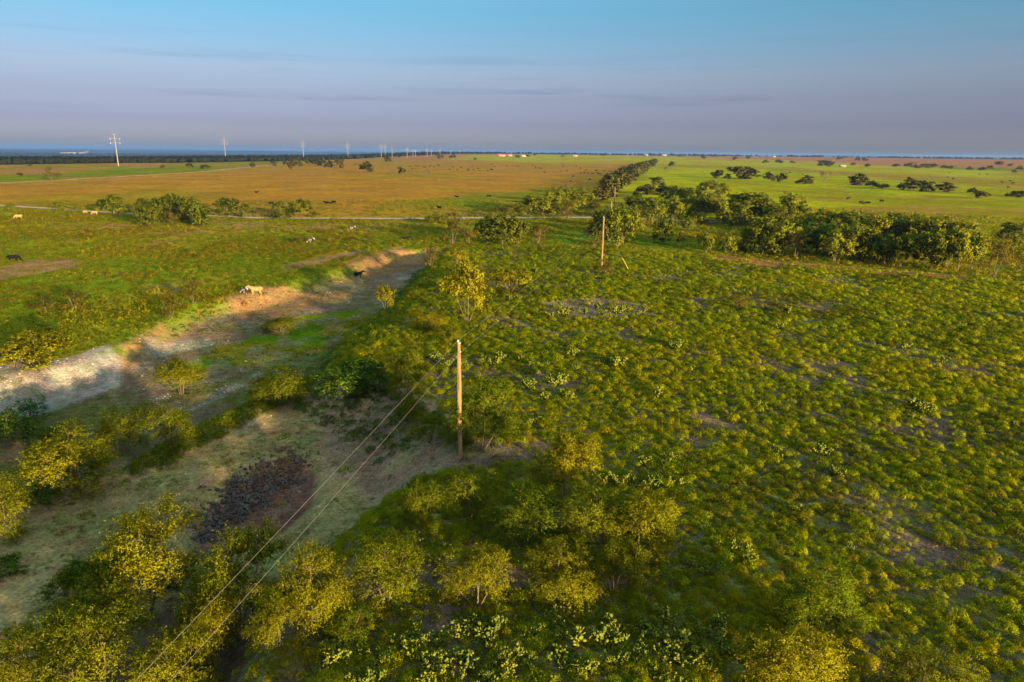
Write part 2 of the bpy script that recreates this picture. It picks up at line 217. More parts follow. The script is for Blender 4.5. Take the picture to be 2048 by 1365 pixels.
 (120.98, 206.87, -0.59, 12.04, 6.51, 't', 'olive tree in the depth of the woodlot', 'trees deep in the woodlot, olive', 'tree'),
 (102.68, 187.73, -0.98, 9.6, 7.77, 'd', 'dark green tree in the depth of the woodlot', 'trees deep in the woodlot, dark green', 'tree'),
 (121.67, 200.31, -0.69, 11.68, 6.31, 't', 'olive tree in the depth of the woodlot', 'trees deep in the woodlot, olive', 'tree'),
 (121.56, 190.59, -0.87, 9.74, 5.73, 't', 'olive tree in the depth of the woodlot', 'trees deep in the woodlot, olive', 'tree'),
 (106.39, 183.32, -1.05, 9.38, 8.28, 'd', 'dark green tree in the depth of the woodlot', 'trees deep in the woodlot, dark green', 'tree'),
 (110.3, 178.63, -1.01, 10.46, 8.75, 't', 'olive tree in the depth of the woodlot', 'trees deep in the woodlot, olive', 'tree'),
 (113.17, 173.84, -0.97, 8.91, 7.87, 't', 'olive tree in the depth of the woodlot', 'trees deep in the woodlot, olive', 'tree'),
 (111.19, 164.9, -0.93, 6.05, 6.23, 't', 'olive tree in the depth of the woodlot', 'trees deep in the woodlot, olive', 'tree'),
 (86.76, 175.88, -0.9, 7.72, 6.63, 'd', 'dark green tree in the depth of the woodlot', 'trees deep in the woodlot, dark green', 'tree'),
 (82.03, 182.84, -0.86, 8.02, 6.19, 't', 'olive tree in the depth of the woodlot', 'trees deep in the woodlot, olive', 'tree'),
 (137.81, 187.06, -0.79, 9.56, 6.33, 'd', 'dark green bush just past the woodlot', 'bushes past the woodlot, dark green', 'tree'),
 (131.56, 181.04, -0.86, 5.29, 4.36, 'd', 'dark green bush just past the woodlot', 'bushes past the woodlot, dark green', 'tree'),
 (120.44, 161.73, -0.97, 7.13, 4.28, 't', 'olive bush just past the woodlot', None, 'tree'),
 (2.44, 255.48, -0.28, 6.28, 4.95, 't', 'olive tree in the dense copse between golden field and pale road', 'copse by the pale road, olive', 'tree'),
 (6.84, 269.47, -0.13, 6.62, 6.82, 't', 'olive tree in the dense copse between golden field and pale road', 'copse by the pale road, olive', 'tree'),
 (10.78, 256.02, -0.24, 8.52, 7.25, 't', 'olive tree in the dense copse between golden field and pale road', 'copse by the pale road, olive', 'tree'),
 (15.31, 271.38, -0.19, 9.8, 8.48, 't', 'olive tree in the dense copse between golden field and pale road', 'copse by the pale road, olive', 'tree'),
 (19.17, 262.07, -0.31, 7.58, 6.64, 't', 'olive tree in the dense copse between golden field and pale road', 'copse by the pale road, olive', 'tree'),
 (24.25, 272.74, -0.21, 9.85, 8.12, 't', 'olive tree in the dense copse between golden field and pale road', 'copse by the pale road, olive', 'tree'),
 (30.99, 290.23, -0.15, 9.63, 7.76, 't', 'olive tree in the dense copse between golden field and pale road', 'copse by the pale road, olive', 'tree'),
 (19.43, 247.95, -0.31, 6.1, 6.29, 's', 'thin brownish tree in the dense copse between golden field and pale road', 'copse by the pale road, thin brownish', 'tree'),
 (21.74, 325.25, -0.03, 14.04, 7.23, 't', 'olive tree in the dense copse between golden field and pale road', 'copse by the pale road, olive', 'tree'),
 (32.26, 337.72, -0.06, 12.14, 6.5, 't', 'olive tree in the dense copse between golden field and pale road', 'copse by the pale road, olive', 'tree'),
 (33.24, 273.81, -0.21, 5.93, 4.48, 's', 'thin brownish tree in the dense copse between golden field and pale road', 'copse by the pale road, thin brownish', 'tree'),
 (47.37, 269.68, -0.26, 10.72, 7.22, 't', 'olive tree in the copse between pale road and lime field', 'copse between road and lime field, olive', 'tree'),
 (51.94, 265.01, -0.2, 8.81, 6.71, 't', 'olive tree in the copse between pale road and lime field', 'copse between road and lime field, olive', 'tree'),
 (47.61, 235.9, -0.58, 7.87, 7.4, 't', 'olive tree in the copse between pale road and lime field', 'copse between road and lime field, olive', 'tree'),
 (39.36, 249.13, -0.36, 8.3, 5.57, 't', 'olive tree in the copse between pale road and lime field', 'copse between road and lime field, olive', 'tree'),
 (44.84, 246.42, -0.42, 7.14, 5.15, 's', 'thin brownish tree in the copse between pale road and lime field', None, 'tree'),
 (68.68, 299.66, -0.06, 10.8, 9.34, 'd', 'dark green tree in the copse between pale road and lime field', 'copse between road and lime field, dark green', 'tree'),
 (59.43, 271.39, -0.3, 7.06, 6.06, 't', 'olive tree in the copse between pale road and lime field', 'copse between road and lime field, olive', 'tree'),
 (76.09, 290.61, -0.11, 12.57, 8.63, 't', 'olive tree in the copse between pale road and lime field', 'copse between road and lime field, olive', 'tree'),
 (94.62, 334.93, 0.1, 14.45, 10.42, 'd', 'dark green tree in the copse between pale road and lime field', 'copse between road and lime field, dark green', 'tree'),
 (108.28, 363.56, 0.06, 10.44, 8.07, 't', 'olive tree in the copse between pale road and lime field', 'copse between road and lime field, olive', 'tree'),
 (76.99, 278.42, -0.11, 10.05, 6.21, 't', 'olive tree in the copse between pale road and lime field', 'copse between road and lime field, olive', 'tree'),
 (43.23, 345.58, -0.12, 12.44, 7.79, 'f', 'tree of the long hedgerow dividing golden and lime fields', 'long dividing hedgerow', 'tree'),
 (51.0, 373.61, -0.07, 9.3, 9.24, 'f', 'tree of the long hedgerow dividing golden and lime fields', 'long dividing hedgerow', 'tree'),
 (51.08, 380.44, 0.05, 9.38, 11.3, 'f', 'tree of the long hedgerow dividing golden and lime fields', 'long dividing hedgerow', 'tree'),
 (55.14, 400.23, 0.02, 8.89, 9.91, 'f', 'tree of the long hedgerow dividing golden and lime fields', 'long dividing hedgerow', 'tree'),
 (56.35, 412.33, 0.19, 13.03, 10.59, 'f', 'tree of the long hedgerow dividing golden and lime fields', 'long dividing hedgerow', 'tree'),
 (61.4, 433.07, 0.14, 11.01, 10.0, 'f', 'tree of the long hedgerow dividing golden and lime fields', 'long dividing hedgerow', 'tree'),
 (60.63, 437.02, 0.19, 9.98, 9.75, 'f', 'tree of the long hedgerow dividing golden and lime fields', 'long dividing hedgerow', 'tree'),
 (68.35, 453.95, 0.18, 11.37, 10.95, 'f', 'tree of the long hedgerow dividing golden and lime fields', 'long dividing hedgerow', 'tree'),
 (65.64, 457.7, 0.11, 11.5, 11.39, 'f', 'tree of the long hedgerow dividing golden and lime fields', 'long dividing hedgerow', 'tree'),
 (73.48, 482.18, 0.39, 10.76, 11.5, 'f', 'tree of the long hedgerow dividing golden and lime fields', 'long dividing hedgerow', 'tree'),
 (71.41, 479.3, 0.33, 10.51, 10.67, 'f', 'tree of the long hedgerow dividing golden and lime fields', 'long dividing hedgerow', 'tree'),
 (77.72, 504.47, 0.39, 11.08, 10.91, 'f', 'tree of the long hedgerow dividing golden and lime fields', 'long dividing hedgerow', 'tree'),
 (78.53, 514.88, 0.41, 11.44, 9.93, 'f', 'tree of the long hedgerow dividing golden and lime fields', 'long dividing hedgerow', 'tree'),
 (83.48, 537.81, 0.51, 13.48, 10.74, 'f', 'tree of the long hedgerow dividing golden and lime fields', 'long dividing hedgerow', 'tree'),
 (85.35, 537.12, 0.52, 11.14, 11.15, 'f', 'tree of the long hedgerow dividing golden and lime fields', 'long dividing hedgerow', 'tree'),
 (86.27, 554.31, 0.55, 14.59, 9.66, 'f', 'tree of the long hedgerow dividing golden and lime fields', 'long dividing hedgerow', 'tree'),
 (92.74, 580.95, 0.5, 13.42, 10.34, 'f', 'tree of the long hedgerow dividing golden and lime fields', 'long dividing hedgerow', 'tree'),
 (96.3, 584.68, 0.47, 11.46, 10.41, 'f', 'tree of the long hedgerow dividing golden and lime fields', 'long dividing hedgerow', 'tree'),
 (102.59, 619.29, 0.48, 15.04, 11.5, 'f', 'tree of the long hedgerow dividing golden and lime fields', 'long dividing hedgerow', 'tree'),
 (104.0, 639.55, 0.44, 12.43, 10.66, 'f', 'tree of the long hedgerow dividing golden and lime fields', 'long dividing hedgerow', 'tree'),
 (110.69, 655.21, 0.48, 13.01, 11.5, 'f', 'tree of the long hedgerow dividing golden and lime fields', 'long dividing hedgerow', 'tree'),
 (112.5, 671.12, 0.47, 12.69, 11.5, 'f', 'tree of the long hedgerow dividing golden and lime fields', 'long dividing hedgerow', 'tree'),
 (116.24, 682.02, 0.54, 10.92, 11.5, 'f', 'tree of the long hedgerow dividing golden and lime fields', 'long dividing hedgerow', 'tree'),
 (119.96, 702.95, 0.56, 12.86, 11.5, 'f', 'tree of the long hedgerow dividing golden and lime fields', 'long dividing hedgerow', 'tree'),
 (121.14, 710.61, 0.71, 11.75, 11.5, 'f', 'tree of the long hedgerow dividing golden and lime fields', 'long dividing hedgerow', 'tree'),
 (127.45, 740.73, 0.69, 13.67, 11.5, 'f', 'tree of the long hedgerow dividing golden and lime fields', 'long dividing hedgerow', 'tree'),
 (135.14, 760.0, 0.72, 15.25, 11.5, 'f', 'tree of the long hedgerow dividing golden and lime fields', 'long dividing hedgerow', 'tree'),
 (141.24, 791.77, 0.71, 14.37, 11.5, 'f', 'tree of the long hedgerow dividing golden and lime fields', 'long dividing hedgerow', 'tree'),
 (145.25, 817.96, 0.67, 13.82, 11.5, 'f', 'tree of the long hedgerow dividing golden and lime fields', 'long dividing hedgerow', 'tree'),
 (149.18, 831.36, 0.71, 12.12, 11.5, 'f', 'tree of the long hedgerow dividing golden and lime fields', 'long dividing hedgerow', 'tree'),
 (160.19, 876.35, 0.68, 12.11, 11.5, 'f', 'tree of the long hedgerow dividing golden and lime fields', 'long dividing hedgerow', 'tree'),
 (169.07, 916.07, 0.65, 12.21, 11.5, 'f', 'tree of the long hedgerow dividing golden and lime fields', 'long dividing hedgerow', 'tree'),
 (172.22, 939.66, 0.53, 12.41, 11.5, 'f', 'tree of the long hedgerow dividing golden and lime fields', 'long dividing hedgerow', 'tree'),
 (180.23, 962.26, 0.66, 11.6, 11.5, 'f', 'tree of the long hedgerow dividing golden and lime fields', 'long dividing hedgerow', 'tree'),
 (188.24, 1001.74, 0.56, 11.02, 11.5, 'f', 'tree of the long hedgerow dividing golden and lime fields', 'long dividing hedgerow', 'tree'),
 (196.9, 1042.79, 0.66, 10.94, 11.5, 'f', 'tree of the long hedgerow dividing golden and lime fields', 'long dividing hedgerow', 'tree'),
 (211.92, 1101.51, 0.64, 15.18, 11.46, 'f', 'tree of the long hedgerow dividing golden and lime fields', 'long dividing hedgerow', 'tree'),
 (217.82, 1130.37, 0.77, 12.23, 11.5, 'f', 'tree of the long hedgerow dividing golden and lime fields', 'long dividing hedgerow', 'tree'),
 (226.67, 1173.39, 0.97, 13.84, 11.5, 'f', 'tree of the long hedgerow dividing golden and lime fields', 'long dividing hedgerow', 'tree'),
 (235.86, 1206.27, 1.08, 14.39, 11.5, 'f', 'tree of the long hedgerow dividing golden and lime fields', 'long dividing hedgerow', 'tree'),
 (249.93, 1269.19, 1.04, 11.3, 11.5, 'f', 'tree of the long hedgerow dividing golden and lime fields', 'long dividing hedgerow', 'tree'),
 (263.28, 1328.73, 1.1, 11.51, 11.5, 'f', 'tree of the long hedgerow dividing golden and lime fields', 'long dividing hedgerow', 'tree'),
 (273.82, 1374.17, 1.35, 11.9, 11.5, 'f', 'tree of the long hedgerow dividing golden and lime fields', 'long dividing hedgerow', 'tree'),
 (287.39, 1432.38, 1.52, 9.94, 11.25, 'f', 'tree of the long hedgerow dividing golden and lime fields', 'long dividing hedgerow', 'tree'),
 (74.98, 401.17, 0.07, 9.78, 5.33, 'f', 'bush in the short hedge across the lime field', 'short hedge across the lime field', 'bush'),
 (67.83, 381.62, 0.05, 5.48, 3.38, 'f', 'bush in the short hedge across the lime field', 'short hedge across the lime field', 'bush'),
 (76.52, 391.21, 0.11, 7.29, 4.62, 'f', 'bush in the short hedge across the lime field', 'short hedge across the lime field', 'bush'),
 (83.75, 392.27, 0.12, 9.0, 5.22, 'f', 'bush in the short hedge across the lime field', 'short hedge across the lime field', 'bush'),
 (89.95, 388.6, 0.14, 8.36, 5.17, 'f', 'bush in the short hedge across the lime field', 'short hedge across the lime field', 'bush'),
 (95.21, 385.03, 0.13, 6.63, 4.55, 'f', 'bush in the short hedge across the lime field', 'short hedge across the lime field', 'bush'),
 (99.29, 376.24, 0.18, 6.48, 3.89, 'f', 'bush in the short hedge across the lime field', 'short hedge across the lime field', 'bush'),
 (104.74, 511.73, 0.45, 10.97, 5.65, 'f', 'solitary flat-topped tree in the lime field', None, 'tree'),
 (281.95, 1261.51, 0.87, 14.32, 8.3, 'f', 'tiny far tree beyond the lime field', None, 'tree'),
 (185.51, 857.66, 0.61, 10.98, 6.91, 'fs', 'pale leafless tree in the lime field', None, 'tree'),
 (190.31, 658.98, 0.71, 12.21, 7.74, 'f', 'dark tree in the broken hedgerow at the far side of the lime field', 'broken hedgerow beyond lime field, dark', 'tree'),
 (197.38, 648.17, 0.71, 7.39, 4.76, 'f', 'dark tree in the broken hedgerow at the far side of the lime field', 'broken hedgerow beyond lime field, dark', 'tree'),
 (207.77, 647.49, 0.85, 20.3, 11.4, 'f', 'dark tree in the broken hedgerow at the far side of the lime field', 'broken hedgerow beyond lime field, dark', 'tree'),
 (219.57, 652.43, 0.81, 16.73, 9.58, 'f', 'dark tree in the broken hedgerow at the far side of the lime field', 'broken hedgerow beyond lime field, dark', 'tree'),
 (217.13, 597.72, 0.71, 10.23, 7.9, 'f', 'dark tree in the broken hedgerow at the far side of the lime field', 'broken hedgerow beyond lime field, dark', 'tree'),
 (219.94, 576.92, 0.77, 11.52, 7.63, 'f', 'dark tree in the broken hedgerow at the far side of the lime field', 'broken hedgerow beyond lime field, dark', 'tree'),
 (229.93, 552.19, 0.76, 14.19, 6.49, 'f', 'dark tree in the broken hedgerow at the far side of the lime field', 'broken hedgerow beyond lime field, dark', 'tree'),
 (255.37, 577.91, 0.72, 10.72, 10.19, 'fs', 'pale leafless tree in the broken hedgerow at the far side of the lime field', None, 'tree'),
 (261.21, 531.42, 0.9, 15.93, 8.6, 'f', 'dark tree in the broken hedgerow at the far side of the lime field', 'broken hedgerow beyond lime field, dark', 'tree'),
 (252.29, 492.06, 0.89, 9.85, 5.07, 'f', 'dark tree in the broken hedgerow at the far side of the lime field', 'broken hedgerow beyond lime field, dark', 'tree'),
 (255.18, 482.06, 0.74, 6.89, 3.55, 'f', 'dark tree in the broken hedgerow at the far side of the lime field', 'broken hedgerow beyond lime field, dark', 'tree'),
 (264.37, 471.26, 0.73, 10.11, 8.33, 'f', 'dark tree in the broken hedgerow at the far side of the lime field', 'broken hedgerow beyond lime field, dark', 'tree'),
 (264.81, 453.31, 0.72, 14.92, 6.68, 'f', 'dark tree in the broken hedgerow at the far side of the lime field', 'broken hedgerow beyond lime field, dark', 'tree'),
 (273.75, 443.99, 0.7, 10.8, 6.22, 'f', 'dark tree in the broken hedgerow at the far side of the lime field', 'broken hedgerow beyond lime field, dark', 'tree'),
 (275.73, 419.54, 0.62, 6.01, 4.33, 'f', 'dark tree in the broken hedgerow at the far side of the lime field', 'broken hedgerow beyond lime field, dark', 'tree'),
 (260.08, 387.58, 0.42, 8.89, 4.01, 'f', 'dark tree in the broken hedgerow at the far side of the lime field', 'broken hedgerow beyond lime field, dark', 'tree'),
 (291.79, 409.42, 0.53, 7.04, 3.02, 'f', 'dark tree in the broken hedgerow at the far side of the lime field', 'broken hedgerow beyond lime field, dark', 'tree'),
 (290.47, 400.18, 0.52, 8.6, 3.55, 'f', 'dark tree in the broken hedgerow at the far side of the lime field', 'broken hedgerow beyond lime field, dark', 'tree'),
 (-147.18, 246.82, -0.11, 4.29, 5.15, 't', 'tree of the small clump by the left dirt track', 'small clump by the left track', 'tree'),
 (-141.12, 243.98, -0.14, 9.19, 6.55, 't', 'tree of the small clump by the left dirt track', 'small clump by the left track', 'tree'),
 (-140.85, 247.32, -0.08, 5.37, 5.9, 't', 'tree of the small clump by the left dirt track', 'small clump by the left track', 'tree'),
 (-163.92, 252.65, -0.05, 6.21, 3.76, 't', 'low bush beside the left dirt track', 'low bushes by the left track', 'bush'),
 (-156.82, 247.66, -0.09, 3.59, 1.85, 't', 'low bush beside the left dirt track', 'low bushes by the left track', 'bush'),
 (-191.95, 263.77, -0.15, 3.05, 1.77, 't', 'low bush beside the left dirt track', 'low bushes by the left track', 'bush'),
 (-135.37, 252.92, -0.13, 4.76, 4.9, 'd', 'dark green tree in the big pasture clump', 'big clump in the left pasture, dark green', 'tree'),
 (-110.36, 207.9, -0.58, 6.96, 6.86, 'd', 'dark green tree in the big pasture clump', 'big clump in the left pasture, dark green', 'tree'),
 (-112.9, 219.35, -0.38, 6.37, 7.55, 'd', 'dark green tree in the big pasture clump', 'big clump in the left pasture, dark green', 'tree'),
 (-112.04, 228.2, -0.43, 9.27, 8.53, 'd', 'dark green tree in the big pasture clump', 'big clump in the left pasture, dark green', 'tree'),
 (-106.93, 215.89, -0.44, 6.28, 5.82, 's', 'thin brownish tree in the big pasture clump', None, 'tree'),
 (-105.27, 221.43, -0.51, 8.04, 7.95, 'd', 'dark green tree in the big pasture clump', 'big clump in the left pasture, dark green', 'tree'),
 (-97.78, 211.9, -0.55, 8.63, 7.94, 'd', 'dark green tree in the big pasture clump', 'big clump in the left pasture, dark green', 'tree'),
 (-98.54, 218.18, -0.58, 5.71, 6.2, 'd', 'dark green tree in the big pasture clump', 'big clump in the left pasture, dark green', 'tree'),
 (-111.78, 223.57, -0.45, 5.84, 5.02, 'd', 'dark green tree in the big pasture clump', 'big clump in the left pasture, dark green', 'tree'),
 (-99.17, 239.81, -0.34, 7.99, 6.44, 'd', 'tree of the pair next to the big pasture clump', 'pair next to the big pasture clump', 'tree'),
 (-92.71, 238.33, -0.49, 4.49, 4.98, 'd', 'tree of the pair next to the big pasture clump', 'pair next to the big pasture clump', 'tree'),
 (-79.57, 236.68, -0.52, 6.52, 6.01, 'd', 'tree of the pair by the pale road bend', 'pair by the road bend', 'tree'),
 (-72.56, 237.35, -0.51, 7.91, 6.73, 'd', 'tree of the pair by the pale road bend', 'pair by the road bend', 'tree'),
 (-77.36, 240.06, -0.47, 3.13, 3.23, 'd', 'tree of the pair by the pale road bend', 'pair by the road bend', 'tree'),
 (-25.79, 226.88, -0.65, 7.58, 3.73, 't', 'olive small bush scattered over the green dip by the road', 'bushes scattered in the green dip, olive', 'bush'),
 (-69.2, 240.71, -0.44, 3.49, 2.16, 't', 'olive small bush scattered over the green dip by the road', 'bushes scattered in the green dip, olive', 'bush'),
 (-49.76, 251.1, -0.45, 1.82, 1.68, 't', 'olive small bush scattered over the green dip by the road', 'bushes scattered in the green dip, olive', 'bush'),
 (-42.43, 180.63, -0.9, 2.91, 1.22, 's', 'thin brownish small bush scattered over the green dip by the road', 'bushes scattered in the green dip, thin brownish', 'bush'),
 (-31.04, 201.56, -0.79, 2.64, 2.12, 's', 'thin brownish small bush scattered over the green dip by the road', 'bushes scattered in the green dip, thin brownish', 'bush'),
 (-55.75, 178.81, -0.94, 3.4, 2.16, 's', 'thin brownish small bush scattered over the green dip by the road', 'bushes scattered in the green dip, thin brownish', 'bush'),
 (-38.33, 179.99, -0.9, 2.9, 1.9, 's', 'thin brownish small bush scattered over the green dip by the road', 'bushes scattered in the green dip, thin brownish', 'bush'),
 (-7.42, 245.6, -0.2, 2.85, 2.2, 't', 'olive small bush scattered over the green dip by the road', 'bushes scattered in the green dip, olive', 'bush'),
 (-4.86, 250.68, -0.29, 5.44, 5.23, 's', 'thin brownish small bush scattered over the green dip by the road', 'bushes scattered in the green dip, thin brownish', 'bush'),
 (-1.57, 247.45, -0.31, 4.66, 4.8, 's', 'thin brownish small bush scattered over the green dip by the road', 'bushes scattered in the green dip, thin brownish', 'bush'),
 (-20.7, 255.92, -0.2, 2.59, 1.72, 't', 'olive small bush scattered over the green dip by the road', 'bushes scattered in the green dip, olive', 'bush'),
 (-319.53, 484.4, 0.12, 10.39, 9.28, 's', 'brown crooked tree standing alone by the upper dirt track', None, 'tree'),
 (-251.18, 793.75, 0.37, 10.16, 11.5, 'f', 'far tree in the loose row along the left rim', 'loose tree row along the rim', 'tree'),
 (-291.15, 951.06, 0.71, 13.51, 11.14, 'f', 'far tree in the loose row along the left rim', 'loose tree row along the rim', 'tree'),
 (-333.34, 975.71, 0.44, 8.32, 7.14, 'f', 'far tree in the loose row along the left rim', 'loose tree row along the rim', 'tree'),
 (-343.39, 1056.02, 0.29, 7.5, 6.18, 'f', 'far tree in the loose row along the left rim', 'loose tree row along the rim', 'tree'),
 (-284.42, 998.83, 0.53, 21.28, 10.96, 'f', 'far tree in the loose row along the left rim', 'loose tree row along the rim', 'tree'),
 (-274.12, 1007.92, 0.48, 12.89, 10.32, 'f', 'far tree in the loose row along the left rim', 'loose tree row along the rim', 'tree'),
 (-240.76, 915.99, 0.67, 13.02, 8.72, 'f', 'far tree in the loose row along the left rim', 'loose tree row along the rim', 'tree'),
 (-224.19, 904.16, 0.49, 12.85, 10.59, 'f', 'far tree in the loose row along the left rim', 'loose tree row along the rim', 'tree'),
 (-327.84, 882.02, 0.44, 7.52, 5.81, 'f', 'far tree in the loose row along the left rim', 'loose tree row along the rim', 'tree'),
 (-373.34, 810.28, 0.89, 8.07, 5.94, 'f', 'far tree in the loose row along the left rim', 'loose tree row along the rim', 'tree'),
 (-343.81, 782.2, 0.74, 13.36, 4.59, 'f', 'far tree in the loose row along the left rim', 'loose tree row along the rim', 'tree'),
 (-398.36, 796.85, 0.91, 5.67, 3.5, 'f', 'far tree in the loose row along the left rim', 'loose tree row along the rim', 'tree'),
 (-559.14, 812.21, 0.51, 4.62, 2.98, 'f', 'far tree in the loose row along the left rim', 'loose tree row along the rim', 'tree'),
 (-393.81, 558.54, -0.08, 3.99, 2.46, 'f', 'far tree in the loose row along the left rim', 'loose tree row along the rim', 'tree'),
 (-148.64, 710.69, 0.56, 13.16, 11.5, 'f', 'tall two-lobed tree in the golden field', None, 'tree'),
 (-107.71, 672.91, 0.68, 8.63, 6.91, 'f', 'round single-trunk tree in the golden field', None, 'tree'),
 (-80.23, 648.16, 0.39, 6.47, 6.19, 'fs', 'small bare grey tree in the golden field', None, 'tree'),
 (-255.16, 1422.52, 0.69, 14.12, 10.39, 'f', 'little far tree at the top of the golden field', None, 'tree'),
 (-344.52, 2088.3, 3.72, 22.0, 11.5, 'f', 'far dark tree dotted over the pinkish plain', 'trees dotted over the far plain', 'tree'),
 (-387.08, 1931.11, 1.79, 22.0, 9.86, 'f', 'far dark tree dotted over the pinkish plain', 'trees dotted over the far plain', 'tree'),
 (-191.5, 1826.71, 3.5, 20.69, 11.5, 'f', 'far dark tree dotted over the pinkish plain', 'trees dotted over the far plain', 'tree'),
 (-171.79, 1972.04, 5.09, 22.0, 11.5, 'f', 'far dark tree dotted over the pinkish plain', 'trees dotted over the far plain', 'tree'),
 (-90.86, 1643.86, 2.91, 6.99, 6.0, 'f', 'far dark tree dotted over the pinkish plain', 'trees dotted over the far plain', 'tree'),
 (10.3, 2107.4, 5.99, 17.89, 7.68, 'f', 'far dark tree dotted over the pinkish plain', 'trees dotted over the far plain', 'tree'),
 (44.08, 2318.73, 7.85, 16.4, 6.76, 'f', 'far dark tree dotted over the pinkish plain', 'trees dotted over the far plain', 'tree'),
 (76.04, 2569.44, 10.07, 16.35, 11.23, 'f', 'far dark tree dotted over the pinkish plain', 'trees dotted over the far plain', 'tree'),
 (164.67, 2403.69, 8.61, 13.6, 7.0, 'f', 'far dark tree dotted over the pinkish plain', 'trees dotted over the far plain', 'tree'),
 (365.9, 2894.67, 11.53, 20.46, 8.43, 'f', 'far dark tree dotted over the pinkish plain', 'trees dotted over the far plain', 'tree'),
 (658.4, 3427.7, 12.44, 22.0, 11.5, 'f', 'far dark tree dotted over the pinkish plain', 'trees dotted over the far plain', 'tree'),
 (719.76, 3490.54, 12.77, 22.0, 11.5, 'f', 'far dark tree dotted over the pinkish plain', 'trees dotted over the far plain', 'tree'),
 (673.86, 3009.44, 12.21, 22.0, 11.5, 'f', 'far dark tree dotted over the pinkish plain', 'trees dotted over the far plain', 'tree'),
 (661.51, 2820.24, 11.3, 22.0, 11.5, 'f', 'far dark tree dotted over the pinkish plain', 'trees dotted over the far plain', 'tree'),
 (853.47, 3338.06, 12.7, 22.0, 11.5, 'f', 'far dark tree dotted over the pinkish plain', 'trees dotted over the far plain', 'tree'),
 (982.63, 3460.68, 12.49, 22.0, 11.5, 'f', 'far dark tree dotted over the pinkish plain', 'trees dotted over the far plain', 'tree'),
 (944.68, 3169.16, 12.91, 22.0, 9.23, 'f', 'far dark tree dotted over the pinkish plain', 'trees dotted over the far plain', 'tree'),
 (618.29, 2307.19, 7.81, 19.58, 10.08, 'f', 'far dark tree dotted over the pinkish plain', 'trees dotted over the far plain', 'tree'),
 (819.13, 2920.64, 12.3, 16.51, 8.5, 'f', 'far dark tree dotted over the pinkish plain', 'trees dotted over the far plain', 'tree'),
 (673.34, 2153.77, 6.87, 15.24, 9.42, 'f', 'far dark tree dotted over the pinkish plain', 'trees dotted over the far plain', 'tree'),
 (785.67, 2374.61, 9.01, 16.79, 10.38, 'f', 'far dark tree dotted over the pinkish plain', 'trees dotted over the far plain', 'tree'),
 (596.76, 1675.05, 3.11, 14.24, 8.55, 'f', 'far dark tree dotted over the pinkish plain', 'trees dotted over the far plain', 'tree'),
 (632.59, 1685.26, 3.33, 21.48, 8.61, 'f', 'far dark tree dotted over the pinkish plain', 'trees dotted over the far plain', 'tree'),
 (691.05, 1752.24, 4.14, 14.89, 5.11, 'f', 'far dark tree dotted over the pinkish plain', 'trees dotted over the far plain', 'tree'),
 (628.19, 1436.35, 2.18, 22.0, 11.5, 'f', 'far dark tree dotted over the pinkish plain', 'trees dotted over the far plain', 'tree'),
 (614.52, 1375.86, 2.23, 19.51, 10.05, 'f', 'far dark tree dotted over the pinkish plain', 'trees dotted over the far plain', 'tree'),
 (1074.59, 2331.1, 9.33, 22.0, 10.19, 'f', 'far dark tree dotted over the pinkish plain', 'trees dotted over the far plain', 'tree'),
 (1049.92, 2160.83, 7.92, 22.0, 9.45, 'f', 'far dark tree dotted over the pinkish plain', 'trees dotted over the far plain', 'tree'),
 (1078.37, 2172.02, 8.09, 22.0, 11.08, 'f', 'far dark tree dotted over the pinkish plain', 'trees dotted over the far plain', 'tree'),
 (741.2, 1542.81, 2.46, 10.93, 5.63, 'f', 'far dark tree dotted over the pinkish plain', 'trees dotted over the far plain', 'tree'),
 (691.96, 1380.48, 2.02, 11.74, 6.05, 'f', 'far dark tree dotted over the pinkish plain', 'trees dotted over the far plain', 'tree'),
 (768.4, 1418.79, 2.11, 14.08, 6.22, 'f', 'far dark tree dotted over the pinkish plain', 'trees dotted over the far plain', 'tree'),
 (777.2, 1387.61, 1.84, 21.64, 9.12, 'f', 'far dark tree dotted over the pinkish plain', 'trees dotted over the far plain', 'tree'),
 (747.13, 1308.59, 1.38, 12.99, 7.65, 'f', 'far dark tree dotted over the pinkish plain', 'trees dotted over the far plain', 'tree'),
 (768.81, 1318.76, 1.4, 18.7, 8.67, 'f', 'far dark tree dotted over the pinkish plain', 'trees dotted over the far plain', 'tree'),
 (835.69, 1403.4, 2.16, 13.93, 7.17, 'f', 'far dark tree dotted over the pinkish plain', 'trees dotted over the far plain', 'tree'),
 (811.59, 1330.75, 1.57, 13.21, 5.83, 'f', 'far dark tree dotted over the pinkish plain', 'trees dotted over the far plain', 'tree'),
 (803.54, 1299.19, 1.3, 14.74, 5.69, 'f', 'far dark tree dotted over the pinkish plain', 'trees dotted over the far plain', 'tree'),
 (797.66, 1232.74, 1.09, 12.24, 6.31, 'f', 'far dark tree dotted over the pinkish plain', 'trees dotted over the far plain', 'tree'),
 (889.91, 1318.17, 1.82, 11.22, 5.78, 'f', 'far dark tree dotted over the pinkish plain', 'trees dotted over the far plain', 'tree'),
 (799.04, 1201.75, 1.02, 15.35, 5.27, 'f', 'far dark tree dotted over the pinkish plain', 'trees dotted over the far plain', 'tree'),
 (1112.72, 1619.96, 5.07, 20.65, 9.45, 'f', 'far dark tree dotted over the pinkish plain', 'trees dotted over the far plain', 'tree'),
 (1072.88, 1526.78, 4.23, 12.98, 5.57, 'f', 'far dark tree dotted over the pinkish plain', 'trees dotted over the far plain', 'tree'),
 (904.4, 1259.87, 1.56, 12.51, 7.36, 'f', 'far dark tree dotted over the pinkish plain', 'trees dotted over the far plain', 'tree'),
 (744.18, 1047.83, 0.66, 7.44, 3.83, 'f', 'far dark tree dotted over the pinkish plain', 'trees dotted over the far plain', 'tree'),
]
